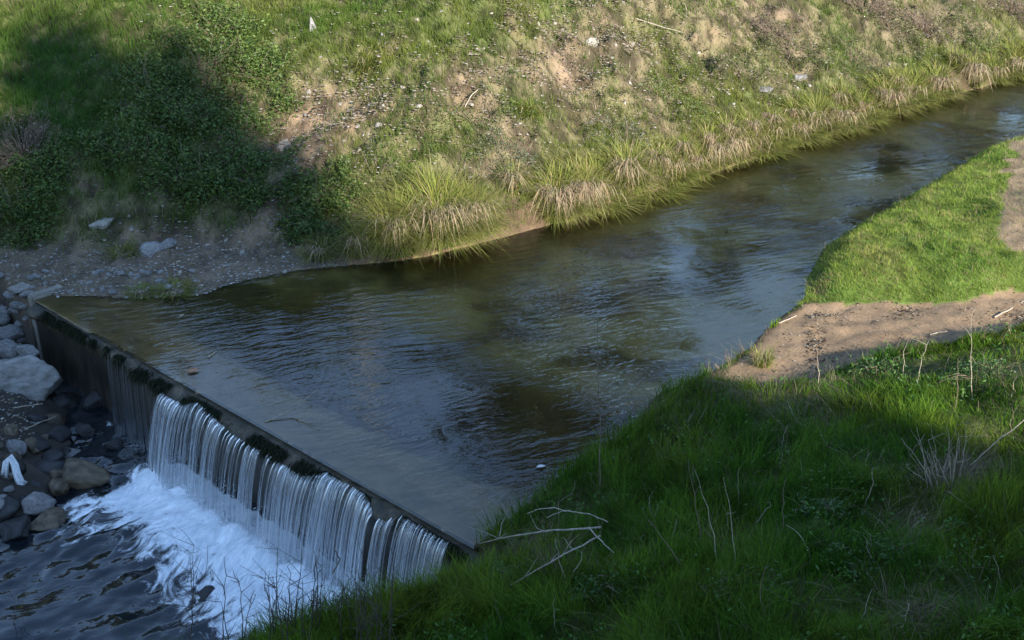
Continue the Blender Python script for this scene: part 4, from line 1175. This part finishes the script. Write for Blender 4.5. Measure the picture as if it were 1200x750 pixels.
for i in range(60):
    fx, fy = random.uniform(560, 1230), random.uniform(480, 748)
    if fy < 800 - fx * .28 - 60 and fx < 760: continue
    standing('dry_stalk', (fx, fy), (fx + random.gauss(0, 16), fy - random.uniform(14, 48)), random.uniform(.0025, .0045), 'short thin dead stem among the foreground grass',
             'stalk', M_TWIG if random.random() < .5 else M_TWIG2, random.choice([0, 0, 1, 3]), .06, 'dead stems among the foreground grass')
GW = 'dark seed stalks at the bottom edge'
for i in range(46):
    a = random.uniform(215, 455); foot = (a, random.uniform(742, 790))
    h = random.uniform(25, 75) + (28 if random.random() < .2 else 0)
    p = on_ground(*foot)
    o = standing('seed_stalk', foot, (a + random.uniform(-12, 12), 742 - h + max(0, a - 400) * .1), .0065, 'thin dark seed stalk standing against the foaming pool', 'weed', M_SEED, 5, .03, GW)
for a in (18, 28):
    standing('seed_stalk', (a, 800), (a + 2, 690), .005, 'lone dark seed stalk at the lower left corner', 'weed', M_TWIG2, 3, .03, GW + ', left pair')

# ------------------------------------------------------------------ small litter
def ribbon(name, pts, width, mat, label, cat, thick=.006):
    pts = np.array(pts, float); n = len(pts); V = []
    for i, p in enumerate(pts):
        d = pts[min(i + 1, n - 1)] - pts[max(i - 1, 0)]; s = np.cross(d, [0, -.6, .8]); s /= np.linalg.norm(s)
        nr = np.cross(s, d); nr /= np.linalg.norm(nr)
        w = width * (0.75 + .5 * vnoise(i * .9, 3.1, 5)) * .5
        V.append([p - s * w + nr * .01, p - s * w * .3 - nr * .02, p + s * w * .3 + nr * .012, p + s * w - nr * .01])
    rows = [[tuple(v - pts[0]) for v in r] for r in V]
    o = grid_surface(name, rows, mat, None, True); o.location = pts[0]
    md = o.modifiers.new('thickness', 'SOLIDIFY'); md.thickness = thick
    return tag(o, label, cat)


ragm = mat_plain('white plastic', (0.58, 0.60, 0.61), .5, 30, .25)
zr = -0.95
ribbon('plastic_rag', [at_z(5, 560, zr + .1), at_z(7, 542, zr + .28), at_z(12, 536, zr + .33), at_z(17, 545, zr + .25), at_z(20, 557, zr + .15), at_z(24, 566, zr + .05), at_z(30, 569, zr)], .085, ragm, 'torn white plastic rag draped over the dark rocks', 'litter')


def leaf(name, pos, s, mat, label, cat, rot=0.0):
    rows = []
    for i in range(6):
        t = i / 5; w = s * .5 * math.sin(math.pi * min(.98, t * .9 + .06)) ** .8
        rows.append([(s * (t - .5) * 2, v * w, .12 * s * abs(v) + .1 * s * math.sin(t * 3)) for v in (-1, -.5, 0, .5, 1)])
    o = grid_surface(name, rows, mat, None, True); o.location = pos; o.rotation_euler = (0, 0, rot)
    o.modifiers.new('thickness', 'SOLIDIFY').thickness = .002
    return tag(o, label, cat)


leaf('fallen_leaf', tuple(at_z(226, 435, .012)), .075, mat_plain('orange leaf', (.42, .17, .07), .5), 'orange fallen leaf floating just above the weir', 'leaf', .4)
leaf('fallen_leaf', tuple(at_z(634, 547, .012)), .05, mat_plain('white scrap', (.6, .6, .58), .5), 'small white scrap floating by the near bank', 'litter', .2)
leaf('fallen_leaf', tuple(at_z(213, 370, .012)), .05, mat_plain('tan leaf', (.28, .19, .12), .5), 'tan leaf floating near the gravel beach', 'leaf', 1.2)

# ------------------------------------------------------------------ trees
SUN_EL, HS = R(26.0), np.array([0.6, -0.8]); PP = np.array([0.8, 0.6])


def tree(name, pos, height, crown, nleaf, size, col, label, group, cat='tree'):
    """crown: list of (dx, dy, z, rx, rz)"""
    root = link(bpy.data.objects.new(name, None)); root.location = pos
    tag(root, label, cat, group)
    parts = []
    n = 10; path = [np.array([.15 * math.sin(i * .9), .12 * math.cos(i * .7) - .12, -.3 + (height * .93 + .3) * i / (n - 1)]) for i in range(n)]
    parts.append(tube_np(path, .02 * height, .03, 9))
    for dx, dy, z, rx, rz in crown:
        for k in range(7):
            zz = z + rz * RNG.uniform(-.8, .5); b = path[int(np.clip((zz - .1 * height) / height * (n - 1), 1, n - 2))]
            a = RNG.uniform(0, 6.28); e = np.array([dx + math.cos(a) * rx * .8, dy + math.sin(a) * rx * .8, zz + rx * .5])
            parts.append(tube_np([b, lerp(b, e, .5) + np.array([0, 0, -.1]), e], .006 * height * .6, .015, 5))
    V, Q = merge(parts)
    mesh_np('trunk', V, Q, None, M_BARK, None, root, True)
    P = []
    vol = np.array([c[3] ** 2 * c[4] for c in crown]); vol = vol / vol.sum()
    for (dx, dy, z, rx, rz), fr in zip(crown, vol):
        m = int(nleaf * fr) + 1
        nc = max(8, m // 60)
        d = RNG.normal(0, 1, (nc, 3)); d /= np.linalg.norm(d, axis=1)[:, None]; d *= (RNG.random(nc) ** .4)[:, None]
        cc = d[RNG.integers(0, nc, m)] + RNG.normal(0, .13, (m, 3))
        P.append(cc * np.array([rx, rx, rz]) + np.array([dx, dy, z]))
    P = np.concatenate(P); c = vary(col, len(P), .4)
    V, Q, Cc = leaf_quads(P, RNG.uniform(.6, 1.3, len(P)) * size, c, 1.0)
    mesh_np('crown', V, Q, None, M_LEAF, Cc, root)
    return root


DT = 14.0


def behind(p, s_top, r, label, name='poplar_tree', bot=1.2, n=16000, size=.30):
    top = (DT + s_top) * math.tan(SUN_EL)
    xy = HS * DT + PP * p
    z0 = float(terrain(np.array([xy[0]]), np.array([xy[1]]))[0])
    z = top - z0; crown = []
    h = bot
    while h < z - r * .8:
        crown.append((0, 0, h, r * (1 if h < z - 2 * r else .85), r * 1.15)); h += r * 1.05
    crown.append((0, 0, z - r * .8, r * .75, r * .8))
    tree(name, (xy[0], xy[1], z0), z, crown, n, size, (.06, .10, .025), label, 'trees behind the photographer')


for i, (p, st, r, lab) in enumerate([(6.75, 27.3, 2.1, 'tall columnar poplar whose edge ends the shadow on the far slope'), (4.2, 23.8, 2.4, 'second tall poplar in the row behind the bank'),
                                     (1.2, 22.8, 2.4, 'third tall poplar in the row behind the bank'), (-1.8, 22.0, 2.2, 'fourth tall poplar in the row behind the bank'), (-5.0, 22.5, 2.4, 'last tall poplar in the row behind the bank')]):
    behind(p, st, r, lab)
for i, (p, st, r, lab) in enumerate([(8.85, 12.6, 1.1, 'rounded tree beside the tall poplars'), (10.6, 6.6, 1.35, 'small rounded tree shading the sand edge'), (13.2, 3.6, 2.1, 'low bushy tree shading the right bank'),
                                     (16.6, 2.4, 2.6, 'broad bushy tree at the right of the bank'), (20.5, 2.4, 2.3, 'farthest bushy tree along the near bank')]):
    behind(p, st, r, lab, 'bushy_tree', .8, 11000, .28)
GT = 'trees on top of the far slope'
for (tx, ty, hgt, r, lab) in [(-0.4, 33, 9.5, 1.7, 'leafy tree on the slope top mirrored in the middle of the stream'), (1.6, 34, 11.0, 1.9, 'tallest leafy tree mirrored in the stream from the slope top'),
                              (3.7, 35, 9.5, 1.8, 'right one of the leafy trees mirrored in mid stream'), (-2.2, 33, 4.6, 1.5, 'small tree left of the mirrored ones on the slope top'),
                              (-4.9, 32.2, 3.6, 1.6, 'small tree behind the pale pole'), (-7.2, 32, 4.0, 1.7, 'small tree left of the pale pole'), (-9.8, 31, 4.4, 1.8, 'second small tree left of the pale pole'),
                              (-12.8, 31, 5.0, 2.0, 'third small tree left of the pale pole'), (-16, 31, 7, 2.4, 'tree on the slope top far to the left'),
                              (7.0, 36, 3.0, 1.6, 'low bushy tree on the slope top right of the mirrored trees'), (10.0, 37.5, 4.6, 1.6, 'second low tree on the slope top right of the mirrored trees'), (13.5, 40, 5.2, 1.8, 'third low tree on the slope top right of the mirrored trees'), (18, 44, 5.0, 1.8, 'fourth low tree on the slope top towards the bend'), (23, 48, 6, 2.2, 'tree on the slope top above the bend')]:
    z0 = hz(tx, ty)
    tree('broadleaf_tree', (tx, ty, z0), hgt, [(0, 0, hgt * .45, r * .8, r), (r * .4, .2, hgt * .6, r, r), (-r * .5, 0, hgt * .62, r * .85, r), (0, -.3, hgt * .82, r * .8, r * .9)], 3200, .22, (.075, .080, .03), lab, GT)
# pale pole mirrored as a light streak
pz = hz(-4.15, 30)
v, q = tube_np([(0, 0, -.3), (0, 0, 3), (0, 0, 6.2)], .085, .07, 12)
pole = link(bpy.data.objects.new('utility_pole', None)); pole.location = (-4.15, 30, pz)
tag(pole, 'pale concrete pole on the slope top mirrored as a light streak', 'pole')
PM = mat_plain('pale concrete pole', (.42, .40, .36), .8, 6, .1)
mesh_np('shaft', v, q, None, PM, None, pole, True)
v, q = tube_np([(-.5, 0, 5.6), (0, .12, 5.62), (.5, 0, 5.6)], .05, .05, 8)
mesh_np('crossarm', v, q, None, M_BARK, None, pole, True)

# ------------------------------------------------------------------ light
wd = bpy.data.worlds.new('World'); SC.world = wd; wd.use_nodes = True
nt = wd.node_tree; bg = nt.nodes['Background']
sky = nt.nodes.new('ShaderNodeTexSky'); sky.sky_type = 'NISHITA'; sky.sun_disc = False
sky.sun_elevation = SUN_EL
sky.sun_rotation = math.atan2(HS[0], HS[1])          # clockwise from +Y
sky.air_density = 1.0; sky.dust_density = 0.0; sky.ozone_density = 1.9
nt.links.new(sky.outputs[0], bg.inputs[0]); bg.inputs[1].default_value = 0.14
sd_ = bpy.data.lights.new('sun', 'SUN'); sd_.energy = 4.4; sd_.angle = R(1.0); sd_.color = (1.0, 0.92, 0.81)
sun = bpy.data.objects.new('sun', sd_); link(sun)
to_sun = Vector((HS[0] * math.cos(SUN_EL), HS[1] * math.cos(SUN_EL), math.sin(SUN_EL)))
sun.rotation_euler = to_sun.to_track_quat('Z', 'Y').to_euler()
vs_ = SC.view_settings
vs_.view_transform = 'Standard'; vs_.look = 'None'; vs_.exposure = 1.65; vs_.gamma = 1.0; vs_.use_curve_mapping = False
SC.cycles.transparent_max_bounces = 24
